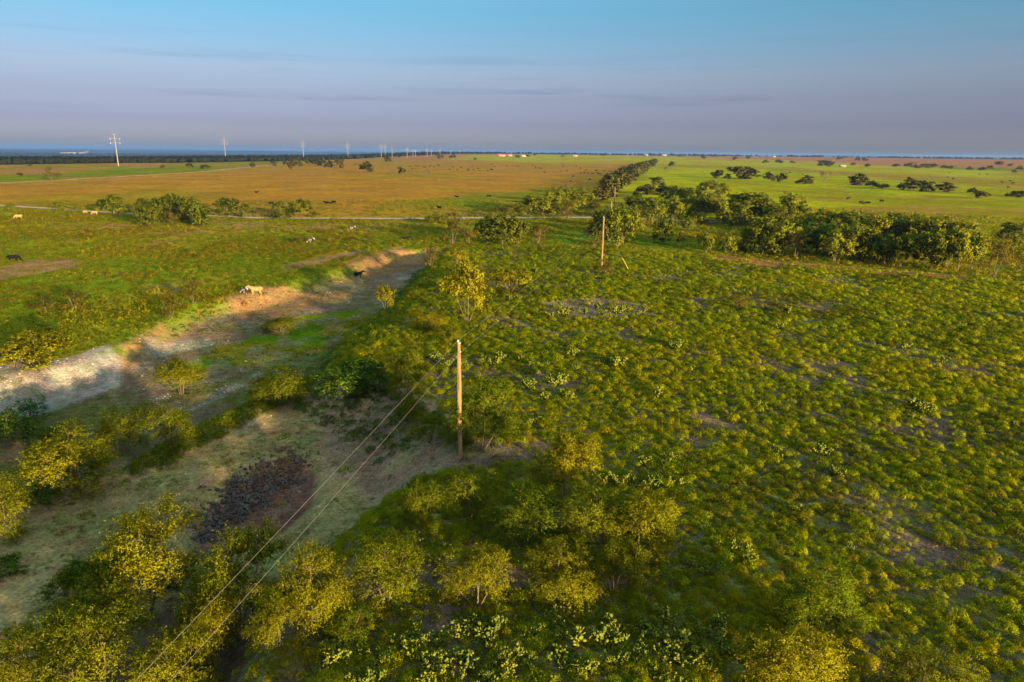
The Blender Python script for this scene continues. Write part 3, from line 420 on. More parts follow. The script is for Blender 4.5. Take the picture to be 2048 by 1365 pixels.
CATTLE = [
 (-31.78, 138.91, -2.98, 'black', 'stand', 25, 'black cow standing in the dry creek bed', None),
 (-42.68, 111.56, -1.08, 'cream', 'stand', 185, 'cream coloured cow standing on the creek bank beside weeds', None),
 (-44.35, 111.0, -0.69, 'pied', 'graze', 150, 'white-backed calf behind the cream cow', None),
 (-29.16, 186.29, -0.93, 'black', 'lie', 10, 'black cow lying in green grass below the pale road', None),
 (-47.91, 204.7, -0.72, 'pied', 'graze', 160, 'black-and-white cow grazing nearest the pale road', None),
 (-52.29, 177.22, -0.95, 'pied', 'graze', 165, 'black-and-white cow grazing on the green pasture slope', None),
 (-160.24, 223.26, -0.33, 'cream', 'graze', 200, 'pale cream cow grazing near the left dirt track', None),
 (-144.43, 238.22, -0.19, 'cream', 'graze', 170, 'cream cow beside the small clump by the track', None),
 (-150.71, 242.9, -0.15, 'cream', 'graze', 60, 'smaller cream cow facing away near the small clump', None),
 (-122.39, 196.04, -0.59, 'brown', 'lie', 0, 'dark brown cow lying in the left pasture', None),
 (-104.79, 142.29, -0.93, 'black', 'graze', 20, 'black cow grazing beside the orange bare patch', None),
 (-119.18, 276.59, 0.05, 'black', 'graze', 0, 'black cow in the near part of the golden field', 'cattle in the near golden field'),
 (-113.91, 285.56, 0.04, 'black', 'stand', 160, 'black cow in the near part of the golden field', 'cattle in the near golden field'),
 (-136.84, 370.67, 0.02, 'black', 'lie', 0, 'black cow in the near part of the golden field', 'cattle in the near golden field'),
 (-100.42, 287.66, 0.03, 'black', 'graze', 20, 'black cow in the near part of the golden field', 'cattle in the near golden field'),
 (-79.71, 295.61, -0.12, 'black', 'stand', 180, 'black cow in the near part of the golden field', 'cattle in the near golden field'),
 (-79.04, 300.47, -0.04, 'black', 'lie', 20, 'black cow in the near part of the golden field', 'cattle in the near golden field'),
 (-77.76, 300.54, -0.03, 'black', 'graze', 160, 'black cow in the near part of the golden field', 'cattle in the near golden field'),
 (-29.45, 275.77, -0.06, 'black', 'stand', 160, 'black cow in the near part of the golden field', 'cattle in the near golden field'),
 (-28.64, 352.13, 0.02, 'black', 'lie', 160, 'black cow in the near part of the golden field', 'cattle in the near golden field'),
 (-12.4, 350.82, 0.04, 'black', 'graze', 180, 'black cow in the near part of the golden field', 'cattle in the near golden field'),
 (-0.79, 279.6, -0.06, 'black', 'stand', 160, 'black cow in the near part of the golden field', 'cattle in the near golden field'),
 (-245.39, 1085.46, 0.44, 'black', 'graze', 30, 'distant black cow of the herd spread over the golden field', 'herd on the golden field'),
 (-246.14, 1101.84, 0.52, 'black', 'stand', 150, 'distant black cow of the herd spread over the golden field', 'herd on the golden field'),
 (-243.31, 1104.13, 0.51, 'black', 'graze', 90, 'distant black cow of the herd spread over the golden field', 'herd on the golden field'),
 (-152.17, 1022.05, 0.47, 'black', 'lie', 150, 'distant black cow of the herd spread over the golden field', 'herd on the golden field'),
 (-145.07, 991.98, 0.63, 'black', 'graze', 150, 'distant black cow of the herd spread over the golden field', 'herd on the golden field'),
 (-141.16, 1014.65, 0.58, 'black', 'stand', 180, 'distant black cow of the herd spread over the golden field', 'herd on the golden field'),
 (-136.74, 1008.58, 0.57, 'black', 'graze', 200, 'distant black cow of the herd spread over the golden field', 'herd on the golden field'),
 (-127.75, 994.36, 0.63, 'black', 'lie', 200, 'distant black cow of the herd spread over the golden field', 'herd on the golden field'),
 (-120.45, 950.47, 0.6, 'black', 'graze', 30, 'distant black cow of the herd spread over the golden field', 'herd on the golden field'),
 (-116.35, 972.77, 0.83, 'black', 'stand', 90, 'distant black cow of the herd spread over the golden field', 'herd on the golden field'),
 (-125.43, 1056.85, 0.43, 'black', 'graze', 30, 'distant black cow of the herd spread over the golden field', 'herd on the golden field'),
 (-113.19, 998.31, 0.69, 'black', 'lie', 150, 'distant black cow of the herd spread over the golden field', 'herd on the golden field'),
 (-112.93, 1045.24, 0.44, 'black', 'graze', 30, 'distant black cow of the herd spread over the golden field', 'herd on the golden field'),
 (-111.09, 1045.44, 0.45, 'black', 'stand', 150, 'distant black cow of the herd spread over the golden field', 'herd on the golden field'),
 (-124.76, 860.95, 0.56, 'black', 'graze', 0, 'distant black cow of the herd spread over the golden field', 'herd on the golden field'),
 (-78.49, 857.01, 0.72, 'black', 'lie', 30, 'distant black cow of the herd spread over the golden field', 'herd on the golden field'),
 (-84.55, 974.63, 0.81, 'black', 'graze', 30, 'distant black cow of the herd spread over the golden field', 'herd on the golden field'),
 (-65.58, 817.43, 0.68, 'black', 'stand', 150, 'distant black cow of the herd spread over the golden field', 'herd on the golden field'),
 (-71.49, 950.57, 0.64, 'black', 'graze', 30, 'distant black cow of the herd spread over the golden field', 'herd on the golden field'),
 (-57.03, 883.27, 0.77, 'black', 'lie', 180, 'distant black cow of the herd spread over the golden field', 'herd on the golden field'),
 (-63.36, 1086.45, 0.54, 'black', 'graze', 150, 'distant black cow of the herd spread over the golden field', 'herd on the golden field'),
 (-48.59, 845.68, 0.73, 'black', 'stand', 0, 'distant black cow of the herd spread over the golden field', 'herd on the golden field'),
 (-45.65, 890.99, 0.86, 'black', 'graze', 0, 'distant black cow of the herd spread over the golden field', 'herd on the golden field'),
 (-39.93, 822.05, 0.71, 'black', 'lie', 90, 'distant black cow of the herd spread over the golden field', 'herd on the golden field'),
 (-29.92, 808.36, 0.74, 'black', 'graze', 200, 'distant black cow of the herd spread over the golden field', 'herd on the golden field'),
 (-28.22, 866.36, 0.74, 'black', 'stand', 150, 'distant black cow of the herd spread over the golden field', 'herd on the golden field'),
 (-26.03, 845.45, 0.82, 'black', 'graze', 180, 'distant black cow of the herd spread over the golden field', 'herd on the golden field'),
 (-28.69, 1052.45, 0.66, 'black', 'lie', 30, 'distant black cow of the herd spread over the golden field', 'herd on the golden field'),
 (-37.9, 1195.34, 0.74, 'black', 'graze', 0, 'distant black cow of the herd spread over the golden field', 'herd on the golden field'),
 (-10.36, 1089.03, 0.67, 'black', 'stand', 180, 'distant black cow of the herd spread over the golden field', 'herd on the golden field'),
 (-53.69, 820.07, 0.6, 'black', 'graze', 150, 'distant black cow of the herd spread over the golden field', 'herd on the golden field'),
 (-126.66, 1172.87, 0.58, 'black', 'lie', 0, 'distant black cow of the herd spread over the golden field', 'herd on the golden field'),
 (-1.1, 1103.28, 0.51, 'black', 'graze', 150, 'distant black cow of the herd spread over the golden field', 'herd on the golden field'),
 (4.8, 1107.25, 0.48, 'black', 'stand', 200, 'distant black cow of the herd spread over the golden field', 'herd on the golden field'),
 (7.75, 1108.83, 0.49, 'black', 'graze', 200, 'distant black cow of the herd spread over the golden field', 'herd on the golden field'),
 (31.86, 1059.21, 0.64, 'black', 'lie', 30, 'distant black cow of the herd spread over the golden field', 'herd on the golden field'),
 (29.87, 963.14, 0.63, 'black', 'graze', 180, 'distant black cow of the herd spread over the golden field', 'herd on the golden field'),
 (34.16, 963.7, 0.66, 'black', 'stand', 150, 'distant black cow of the herd spread over the golden field', 'herd on the golden field'),
 (35.59, 956.03, 0.69, 'black', 'graze', 0, 'distant black cow of the herd spread over the golden field', 'herd on the golden field'),
 (38.03, 953.18, 0.61, 'black', 'lie', 180, 'distant black cow of the herd spread over the golden field', 'herd on the golden field'),
 (29.89, 1127.79, 0.76, 'black', 'graze', 150, 'distant black cow of the herd spread over the golden field', 'herd on the golden field'),
 (33.13, 760.16, 0.74, 'black', 'stand', 30, 'distant black cow of the herd spread over the golden field', 'herd on the golden field'),
 (77.26, 1103.77, 0.78, 'black', 'graze', 180, 'distant black cow of the herd spread over the golden field', 'herd on the golden field'),
 (56.23, 843.98, 0.74, 'black', 'lie', 90, 'distant black cow of the herd spread over the golden field', 'herd on the golden field'),
 (63.53, 845.3, 0.79, 'black', 'graze', 30, 'distant black cow of the herd spread over the golden field', 'herd on the golden field'),
 (98.81, 1114.92, 0.79, 'black', 'stand', 30, 'distant black cow of the herd spread over the golden field', 'herd on the golden field'),
 (94.88, 999.48, 0.49, 'black', 'graze', 150, 'distant black cow of the herd spread over the golden field', 'herd on the golden field'),
 (73.44, 771.78, 0.84, 'black', 'lie', 200, 'distant black cow of the herd spread over the golden field', 'herd on the golden field'),
 (77.85, 774.72, 0.8, 'black', 'graze', 150, 'distant black cow of the herd spread over the golden field', 'herd on the golden field'),
 (90.58, 886.9, 0.74, 'black', 'stand', 200, 'distant black cow of the herd spread over the golden field', 'herd on the golden field'),
 (92.27, 888.01, 0.73, 'black', 'graze', 90, 'distant black cow of the herd spread over the golden field', 'herd on the golden field'),
 (81.05, 763.19, 0.76, 'black', 'lie', 200, 'distant black cow of the herd spread over the golden field', 'herd on the golden field'),
 (81.89, 742.26, 0.88, 'black', 'graze', 90, 'distant black cow of the herd spread over the golden field', 'herd on the golden field'),
 (83.23, 738.87, 0.87, 'black', 'stand', 0, 'distant black cow of the herd spread over the golden field', 'herd on the golden field'),
 (89.59, 757.24, 0.77, 'black', 'graze', 0, 'distant black cow of the herd spread over the golden field', 'herd on the golden field'),
 (88.55, 737.17, 0.85, 'black', 'lie', 180, 'distant black cow of the herd spread over the golden field', 'herd on the golden field'),
 (90.11, 733.76, 0.72, 'black', 'graze', 30, 'distant black cow of the herd spread over the golden field', 'herd on the golden field'),
 (101.26, 872.91, 0.77, 'black', 'stand', 30, 'distant black cow of the herd spread over the golden field', 'herd on the golden field'),
 (101.93, 862.69, 0.76, 'black', 'graze', 200, 'distant black cow of the herd spread over the golden field', 'herd on the golden field'),
 (107.72, 853.83, 0.76, 'black', 'lie', 90, 'distant black cow of the herd spread over the golden field', 'herd on the golden field'),
 (109.66, 853.58, 0.76, 'black', 'graze', 30, 'distant black cow of the herd spread over the golden field', 'herd on the golden field'),
 (114.28, 840.56, 0.75, 'black', 'stand', 200, 'distant black cow of the herd spread over the golden field', 'herd on the golden field'),
 (116.65, 841.47, 0.74, 'black', 'graze', 30, 'distant black cow of the herd spread over the golden field', 'herd on the golden field'),
 (44.85, 551.53, 0.5, 'black', 'lie', 90, 'distant black cow of the herd spread over the golden field', 'herd on the golden field'),
 (63.11, 582.35, 0.36, 'black', 'graze', 200, 'distant black cow of the herd spread over the golden field', 'herd on the golden field'),
 (54.5, 650.35, 0.44, 'black', 'stand', 0, 'distant black cow of the herd spread over the golden field', 'herd on the golden field'),
 (89.89, 1302.64, 1.34, 'black', 'graze', 150, 'distant black cow of the herd spread over the golden field', 'herd on the golden field'),
 (346.32, 886.64, 0.46, 'black', 'graze', 30, 'distant black cow on the lime field beyond the woodlot', 'cattle on the lime field'),
 (347.88, 884.56, 0.38, 'black', 'stand', 30, 'distant black cow on the lime field beyond the woodlot', 'cattle on the lime field'),
 (337.91, 821.51, 0.15, 'black', 'lie', 180, 'distant black cow on the lime field beyond the woodlot', 'cattle on the lime field'),
 (182.68, 345.84, 0.24, 'black', 'graze', 0, 'distant black cow on the lime field beyond the woodlot', 'cattle on the lime field'),
 (167.23, 335.18, 0.1, 'black', 'stand', 0, 'distant black cow on the lime field beyond the woodlot', 'cattle on the lime field'),
 (168.64, 335.6, 0.09, 'black', 'lie', 30, 'distant black cow on the lime field beyond the woodlot', 'cattle on the lime field'),
 (169.23, 331.93, 0.06, 'black', 'graze', 150, 'distant black cow on the lime field beyond the woodlot', 'cattle on the lime field'),
 (174.38, 363.16, 0.22, 'black', 'stand', 0, 'distant black cow on the lime field beyond the woodlot', 'cattle on the lime field'),
 (602.96, 974.79, 0.53, 'black', 'lie', 180, 'distant black cow on the lime field beyond the woodlot', 'cattle on the lime field'),
 (606.5, 916.87, 0.38, 'black', 'graze', 0, 'distant black cow on the lime field beyond the woodlot', 'cattle on the lime field'),
 (611.96, 910.38, 0.31, 'black', 'stand', 150, 'distant black cow on the lime field beyond the woodlot', 'cattle on the lime field'),
 (486.46, 787.35, 0.12, 'black', 'lie', 150, 'distant black cow on the lime field beyond the woodlot', 'cattle on the lime field'),
 (450.45, 720.24, 0.19, 'black', 'graze', 150, 'distant black cow on the lime field beyond the woodlot', 'cattle on the lime field'),
 (428.64, 616.09, 0.66, 'black', 'stand', 150, 'distant black cow on the lime field beyond the woodlot', 'cattle on the lime field'),
 (478.85, 676.66, 0.39, 'black', 'lie', 150, 'distant black cow on the lime field beyond the woodlot', 'cattle on the lime field'),
 (426.01, 598.32, 0.67, 'black', 'graze', 150, 'distant black cow on the lime field beyond the woodlot', 'cattle on the lime field'),
 (359.75, 509.47, 0.77, 'black', 'stand', 180, 'distant black cow on the lime field beyond the woodlot', 'cattle on the lime field'),
]
PEARS = [
 (5.33, 93.68, -0.1, 1.92, 'prickly pear in the round dead-grass patch of the weed field', 'pears in the dead patch'),
 (7.19, 95.11, -0.08, 1.7, 'prickly pear in the round dead-grass patch of the weed field', 'pears in the dead patch'),
 (8.76, 92.66, -0.06, 1.82, 'prickly pear in the round dead-grass patch of the weed field', 'pears in the dead patch'),
 (10.17, 96.39, -0.08, 1.62, 'prickly pear in the round dead-grass patch of the weed field', 'pears in the dead patch'),
 (11.24, 92.9, -0.07, 1.4, 'prickly pear in the round dead-grass patch of the weed field', 'pears in the dead patch'),
 (12.96, 95.52, -0.11, 1.88, 'prickly pear in the round dead-grass patch of the weed field', 'pears in the dead patch'),
 (14.05, 93.04, -0.09, 1.73, 'prickly pear in the round dead-grass patch of the weed field', 'pears in the dead patch'),
 (15.69, 96.93, -0.12, 1.83, 'prickly pear in the round dead-grass patch of the weed field', 'pears in the dead patch'),
 (16.91, 94.65, -0.11, 1.69, 'prickly pear in the round dead-grass patch of the weed field', 'pears in the dead patch'),
 (18.51, 96.43, -0.13, 1.63, 'prickly pear in the round dead-grass patch of the weed field', 'pears in the dead patch'),
 (8.51, 98.35, -0.09, 1.57, 'prickly pear in the round dead-grass patch of the weed field', 'pears in the dead patch'),
 (12.71, 99.44, -0.11, 1.91, 'prickly pear in the round dead-grass patch of the weed field', 'pears in the dead patch'),
 (19.73, 99.07, -0.11, 2.02, 'prickly pear in the round dead-grass patch of the weed field', 'pears in the dead patch'),
 (6.66, 98.24, -0.09, 2.05, 'prickly pear in the round dead-grass patch of the weed field', 'pears in the dead patch'),
 (14.04, 98.22, -0.13, 1.79, 'prickly pear in the round dead-grass patch of the weed field', 'pears in the dead patch'),
 (16.84, 99.6, -0.13, 1.75, 'prickly pear in the round dead-grass patch of the weed field', 'pears in the dead patch'),
 (0.42, 123.46, -0.12, 2.23, 'prickly pear beside the wide low bush near the pole line', 'pears by the wide low bush'),
 (1.83, 126.24, -0.13, 1.91, 'prickly pear beside the wide low bush near the pole line', 'pears by the wide low bush'),
 (3.15, 122.65, -0.12, 2.35, 'prickly pear beside the wide low bush near the pole line', 'pears by the wide low bush'),
 (4.29, 130.24, -0.16, 2.13, 'prickly pear beside the wide low bush near the pole line', 'pears by the wide low bush'),
 (2.18, 118.36, -0.07, 1.82, 'prickly pear beside the wide low bush near the pole line', 'pears by the wide low bush'),
 (-0.78, 105.38, -0.03, 1.62, 'prickly pear beside the wide low bush near the pole line', 'pears by the wide low bush'),
 (1.19, 105.63, -0.03, 2.17, 'prickly pear beside the wide low bush near the pole line', 'pears by the wide low bush'),
 (-3.03, 71.26, 0.07, 1.64, 'prickly pear clump in the weeds past the wooden power pole', 'pears past the power pole'),
 (-2.08, 70.52, 0.07, 1.84, 'prickly pear clump in the weeds past the wooden power pole', 'pears past the power pole'),
 (-1.31, 72.61, 0.05, 1.45, 'prickly pear clump in the weeds past the wooden power pole', 'pears past the power pole'),
 (0.91, 72.62, 0.08, 1.67, 'prickly pear clump in the weeds past the wooden power pole', 'pears past the power pole'),
 (2.41, 70.24, 0.07, 1.4, 'prickly pear clump in the weeds past the wooden power pole', 'pears past the power pole'),
 (4.14, 70.41, 0.06, 1.41, 'prickly pear clump in the weeds past the wooden power pole', 'pears past the power pole'),
 (6.91, 74.38, 0.03, 2.28, 'prickly pear clump in the weeds past the wooden power pole', 'pears past the power pole'),
 (6.78, 69.67, 0.02, 1.39, 'prickly pear clump in the weeds past the wooden power pole', 'pears past the power pole'),
 (4.33, 64.33, 0.09, 2.19, 'prickly pear clump in the weeds past the wooden power pole', 'pears past the power pole'),
 (5.09, 61.07, 0.05, 1.9, 'prickly pear clump in the weeds past the wooden power pole', 'pears past the power pole'),
 (1.82, 63.38, 0.08, 1.77, 'prickly pear clump in the weeds past the wooden power pole', 'pears past the power pole'),
 (5.52, 60.49, 0.04, 1.22, 'prickly pear clump in the weeds past the wooden power pole', 'pears past the power pole'),
 (3.17, 60.39, 0.04, 1.41, 'prickly pear clump in the weeds past the wooden power pole', 'pears past the power pole'),
 (10.52, 71.59, -0.0, 1.87, 'prickly pear clump in the weeds past the wooden power pole', 'pears past the power pole'),
 (11.78, 70.85, -0.01, 1.96, 'prickly pear clump in the weeds past the wooden power pole', 'pears past the power pole'),
 (7.67, 65.36, 0.07, 1.11, 'prickly pear clump in the weeds past the wooden power pole', 'pears past the power pole'),
 (13.7, 61.37, 0.04, 1.91, 'prickly pear clump in the weeds past the wooden power pole', 'pears past the power pole'),
 (14.6, 62.23, 0.02, 1.26, 'prickly pear clump in the weeds past the wooden power pole', 'pears past the power pole'),
 (-4.96, 69.05, 0.07, 1.38, 'prickly pear clump in the weeds past the wooden power pole', 'pears past the power pole'),
 (-7.17, 69.91, 0.06, 2.15, 'prickly pear clump in the weeds past the wooden power pole', 'pears past the power pole'),
 (-8.43, 71.62, 0.05, 1.65, 'prickly pear clump in the weeds past the wooden power pole', 'pears past the power pole'),
 (1.83, 54.27, -0.01, 1.45, 'prickly pear clump in the weeds past the wooden power pole', 'pears past the power pole'),
 (2.7, 54.78, 0.01, 1.03, 'prickly pear clump in the weeds past the wooden power pole', 'pears past the power pole'),
 (-3.43, 65.17, 0.04, 1.31, 'prickly pear clump in the weeds past the wooden power pole', 'pears past the power pole'),
 (6.86, 43.87, -0.01, 1.41, 'prickly pear on the edge of the big thicket', 'pears by the big thicket'),
 (7.69, 43.46, -0.0, 1.05, 'prickly pear on the edge of the big thicket', 'pears by the big thicket'),
 (9.76, 43.29, -0.01, 1.19, 'prickly pear on the edge of the big thicket', 'pears by the big thicket'),
 (10.55, 43.71, -0.03, 1.41, 'prickly pear on the edge of the big thicket', 'pears by the big thicket'),
 (11.54, 43.41, -0.02, 1.19, 'prickly pear on the edge of the big thicket', 'pears by the big thicket'),
 (11.57, 46.87, -0.04, 1.5, 'prickly pear on the edge of the big thicket', 'pears by the big thicket'),
 (10.08, 46.91, -0.06, 1.35, 'prickly pear on the edge of the big thicket', 'pears by the big thicket'),
 (12.46, 47.46, -0.04, 1.14, 'prickly pear on the edge of the big thicket', 'pears by the big thicket'),
 (8.53, 43.87, -0.01, 0.92, 'prickly pear on the edge of the big thicket', 'pears by the big thicket'),
 (-4.18, 33.52, 0.06, 1.23, 'orange-fruited prickly pear between two golden mesquites', 'pears between golden mesquites'),
 (-3.8, 32.63, 0.05, 1.1, 'orange-fruited prickly pear between two golden mesquites', 'pears between golden mesquites'),
 (-3.76, 34.98, 0.03, 0.87, 'orange-fruited prickly pear between two golden mesquites', 'pears between golden mesquites'),
 (-2.34, 27.8, 0.06, 1.32, 'tall prickly pear stand lit yellow below the lone yellow mesquite', 'tall pear stand'),
 (-1.76, 28.09, 0.06, 1.45, 'tall prickly pear stand lit yellow below the lone yellow mesquite', 'tall pear stand'),
 (-1.01, 27.45, 0.05, 1.43, 'tall prickly pear stand lit yellow below the lone yellow mesquite', 'tall pear stand'),
 (-0.8, 28.46, 0.04, 1.35, 'tall prickly pear stand lit yellow below the lone yellow mesquite', 'tall pear stand'),
 (-0.63, 26.87, 0.05, 1.17, 'tall prickly pear stand lit yellow below the lone yellow mesquite', 'tall pear stand'),
 (-3.17, 27.67, 0.07, 1.05, 'tall prickly pear stand lit yellow below the lone yellow mesquite', 'tall pear stand'),
 (-4.54, 28.08, 0.08, 0.97, 'tall prickly pear stand lit yellow below the lone yellow mesquite', 'tall pear stand'),
 (-4.64, 27.14, 0.07, 0.94, 'tall prickly pear stand lit yellow below the lone yellow mesquite', 'tall pear stand'),
 (-0.16, 25.92, 0.05, 0.94, 'prickly pear in the dense dark bed under the tall pear stand', 'dense pear bed'),
 (0.92, 25.85, 0.05, 0.97, 'prickly pear in the dense dark bed under the tall pear stand', 'dense pear bed'),
 (-3.25, 25.37, 0.06, 1.3, 'prickly pear in the dense dark bed under the tall pear stand', 'dense pear bed'),
 (-3.33, 24.66, 0.06, 1.35, 'prickly pear in the dense dark bed under the tall pear stand', 'dense pear bed'),
 (5.44, 26.0, 0.07, 1.0, 'prickly pear in the dense dark bed under the tall pear stand', 'dense pear bed'),
 (-2.28, 24.84, 0.05, 0.91, 'prickly pear in the dense dark bed under the tall pear stand', 'dense pear bed'),
 (-1.93, 25.53, 0.05, 1.22, 'prickly pear in the dense dark bed under the tall pear stand', 'dense pear bed'),
 (6.12, 26.5, 0.07, 1.21, 'prickly pear in the dense dark bed under the tall pear stand', 'dense pear bed'),
 (-3.38, 26.0, 0.06, 1.22, 'prickly pear in the dense dark bed under the tall pear stand', 'dense pear bed'),
 (-5.13, 26.78, 0.07, 1.28, 'prickly pear in the dense dark bed under the tall pear stand', 'dense pear bed'),
 (2.2, 26.16, 0.06, 1.24, 'prickly pear in the dense dark bed under the tall pear stand', 'dense pear bed'),
 (8.84, 27.02, 0.06, 1.09, 'prickly pear in the dense dark bed under the tall pear stand', 'dense pear bed'),
 (3.31, 25.34, 0.07, 1.03, 'prickly pear in the dense dark bed under the tall pear stand', 'dense pear bed'),
 (8.9, 25.73, 0.06, 1.01, 'prickly pear in the dense dark bed under the tall pear stand', 'dense pear bed'),
 (-4.28, 26.5, 0.07, 1.35, 'prickly pear in the dense dark bed under the tall pear stand', 'dense pear bed'),
 (-0.85, 24.51, 0.04, 1.25, 'prickly pear in the dense dark bed under the tall pear stand', 'dense pear bed'),
 (7.81, 26.04, 0.07, 1.1, 'prickly pear in the dense dark bed under the tall pear stand', 'dense pear bed'),
 (-3.3, 27.05, 0.06, 1.11, 'prickly pear in the dense dark bed under the tall pear stand', 'dense pear bed'),
 (3.57, 27.24, 0.07, 1.39, 'prickly pear in the dense dark bed under the tall pear stand', 'dense pear bed'),
 (2.43, 25.84, 0.06, 1.1, 'prickly pear in the dense dark bed under the tall pear stand', 'dense pear bed'),
 (1.72, 24.52, 0.04, 0.92, 'prickly pear in the dense dark bed under the tall pear stand', 'dense pear bed'),
 (2.79, 25.72, 0.06, 1.09, 'prickly pear in the dense dark bed under the tall pear stand', 'dense pear bed'),
 (7.25, 24.59, 0.07, 1.07, 'prickly pear in the dense dark bed under the tall pear stand', 'dense pear bed'),
 (6.58, 25.1, 0.06, 0.92, 'prickly pear in the dense dark bed under the tall pear stand', 'dense pear bed'),
 (8.49, 25.88, 0.07, 1.01, 'prickly pear in the dense dark bed under the tall pear stand', 'dense pear bed'),
 (5.42, 26.27, 0.07, 1.34, 'prickly pear in the dense dark bed under the tall pear stand', 'dense pear bed'),
 (-0.76, 24.57, 0.04, 1.21, 'prickly pear in the dense dark bed under the tall pear stand', 'dense pear bed'),
 (6.85, 26.28, 0.07, 1.28, 'prickly pear in the dense dark bed under the tall pear stand', 'dense pear bed'),
 (0.22, 26.27, 0.05, 1.24, 'prickly pear in the dense dark bed under the tall pear stand', 'dense pear bed'),
 (9.34, 26.26, 0.06, 0.93, 'prickly pear in the dense dark bed under the tall pear stand', 'dense pear bed'),
 (9.95, 26.71, 0.06, 1.02, 'prickly pear in the dense dark bed under the tall pear stand', 'dense pear bed'),
 (-4.37, 27.12, 0.07, 1.04, 'prickly pear in the dense dark bed under the tall pear stand', 'dense pear bed'),
 (-2.21, 25.78, 0.05, 1.37, 'prickly pear in the dense dark bed under the tall pear stand', 'dense pear bed'),
 (4.79, 26.18, 0.07, 1.13, 'prickly pear in the dense dark bed under the tall pear stand', 'dense pear bed'),
 (-0.61, 24.56, 0.04, 1.31, 'prickly pear in the dense dark bed under the tall pear stand', 'dense pear bed'),
 (-0.3, 25.88, 0.05, 1.0, 'prickly pear in the dense dark bed under the tall pear stand', 'dense pear bed'),
 (4.8, 27.1, 0.07, 1.39, 'prickly pear in the dense dark bed under the tall pear stand', 'dense pear bed'),
 (7.89, 26.01, 0.07, 1.19, 'prickly pear in the dense dark bed under the tall pear stand', 'dense pear bed'),
 (-3.38, 24.93, 0.06, 1.24, 'prickly pear in the dense dark bed under the tall pear stand', 'dense pear bed'),
 (5.09, 27.11, 0.07, 1.4, 'prickly pear in the dense dark bed under the tall pear stand', 'dense pear bed'),
 (0.02, 25.16, 0.04, 1.04, 'prickly pear in the dense dark bed under the tall pear stand', 'dense pear bed'),
 (-4.43, 27.13, 0.07, 1.18, 'prickly pear in the dense dark bed under the tall pear stand', 'dense pear bed'),
 (7.76, 26.8, 0.07, 1.33, 'prickly pear in the dense dark bed under the tall pear stand', 'dense pear bed'),
 (-0.29, 25.89, 0.05, 1.03, 'prickly pear in the dense dark bed under the tall pear stand', 'dense pear bed'),
 (10.14, 27.29, 0.05, 1.32, 'prickly pear in the dense dark bed under the tall pear stand', 'dense pear bed'),
 (3.4, 25.36, 0.07, 1.19, 'prickly pear in the dense dark bed under the tall pear stand', 'dense pear bed'),
 (9.35, 27.92, 0.05, 1.13, 'prickly pear in the dense dark bed under the tall pear stand', 'dense pear bed'),
 (2.55, 28.42, 0.06, 0.91, 'prickly pear in the dense dark bed under the tall pear stand', 'dense pear bed'),
 (10.3, 28.51, 0.04, 1.19, 'prickly pear in the dense dark bed under the tall pear stand', 'dense pear bed'),
 (2.49, 28.74, 0.06, 0.91, 'prickly pear in the dense dark bed under the tall pear stand', 'dense pear bed'),
 (6.48, 27.78, 0.06, 0.97, 'prickly pear in the dense dark bed under the tall pear stand', 'dense pear bed'),
 (5.19, 28.34, 0.06, 1.14, 'prickly pear in the dense dark bed under the tall pear stand', 'dense pear bed'),
 (2.45, 29.07, 0.06, 1.23, 'prickly pear in the dense dark bed under the tall pear stand', 'dense pear bed'),
 (8.71, 28.15, 0.05, 1.24, 'prickly pear in the dense dark bed under the tall pear stand', 'dense pear bed'),
 (7.7, 28.77, 0.05, 1.21, 'prickly pear in the dense dark bed under the tall pear stand', 'dense pear bed'),
 (1.67, 28.37, 0.05, 1.15, 'prickly pear in the dense dark bed under the tall pear stand', 'dense pear bed'),
 (6.91, 28.29, 0.05, 1.18, 'prickly pear in the dense dark bed under the tall pear stand', 'dense pear bed'),
 (1.22, 27.52, 0.06, 1.03, 'prickly pear in the dense dark bed under the tall pear stand', 'dense pear bed'),
 (6.75, 27.63, 0.06, 1.22, 'prickly pear in the dense dark bed under the tall pear stand', 'dense pear bed'),
 (2.6, 27.77, 0.06, 1.11, 'prickly pear in the dense dark bed under the tall pear stand', 'dense pear bed'),
 (-7.83, 25.8, 0.09, 1.11, 'prickly pear in the dense dark bed under the tall pear stand', 'dense pear bed'),
 (-5.74, 26.26, 0.07, 1.14, 'prickly pear in the dense dark bed under the tall pear stand', 'dense pear bed'),
 (-8.06, 26.29, 0.09, 1.06, 'prickly pear in the dense dark bed under the tall pear stand', 'dense pear bed'),
 (-6.19, 25.48, 0.07, 0.92, 'prickly pear in the dense dark bed under the tall pear stand', 'dense pear bed'),
 (-6.74, 24.72, 0.07, 0.95, 'prickly pear in the dense dark bed under the tall pear stand', 'dense pear bed'),
 (-8.17, 26.33, 0.09, 1.07, 'prickly pear in the dense dark bed under the tall pear stand', 'dense pear bed'),
 (-5.78, 24.56, 0.05, 1.09, 'prickly pear in the dense dark bed under the tall pear stand', 'dense pear bed'),
 (-6.57, 26.1, 0.08, 0.97, 'prickly pear in the dense dark bed under the tall pear stand', 'dense pear bed'),
 (-5.71, 25.91, 0.07, 0.94, 'prickly pear in the dense dark bed under the tall pear stand', 'dense pear bed'),
 (-7.91, 25.31, 0.09, 0.95, 'prickly pear in the dense dark bed under the tall pear stand', 'dense pear bed'),
 (7.38, 27.25, 0.07, 1.42, 'blue-green prickly pear among the dark weeds', 'blue-green pears'),
 (7.96, 27.69, 0.06, 0.96, 'blue-green prickly pear among the dark weeds', 'blue-green pears'),
 (4.78, 28.05, 0.07, 1.06, 'blue-green prickly pear among the dark weeds', 'blue-green pears'),
 (11.06, 32.86, 0.06, 1.65, 'blue-green prickly pear among the dark weeds', 'blue-green pears'),
 (10.43, 33.07, 0.07, 1.27, 'blue-green prickly pear among the dark weeds', 'blue-green pears'),
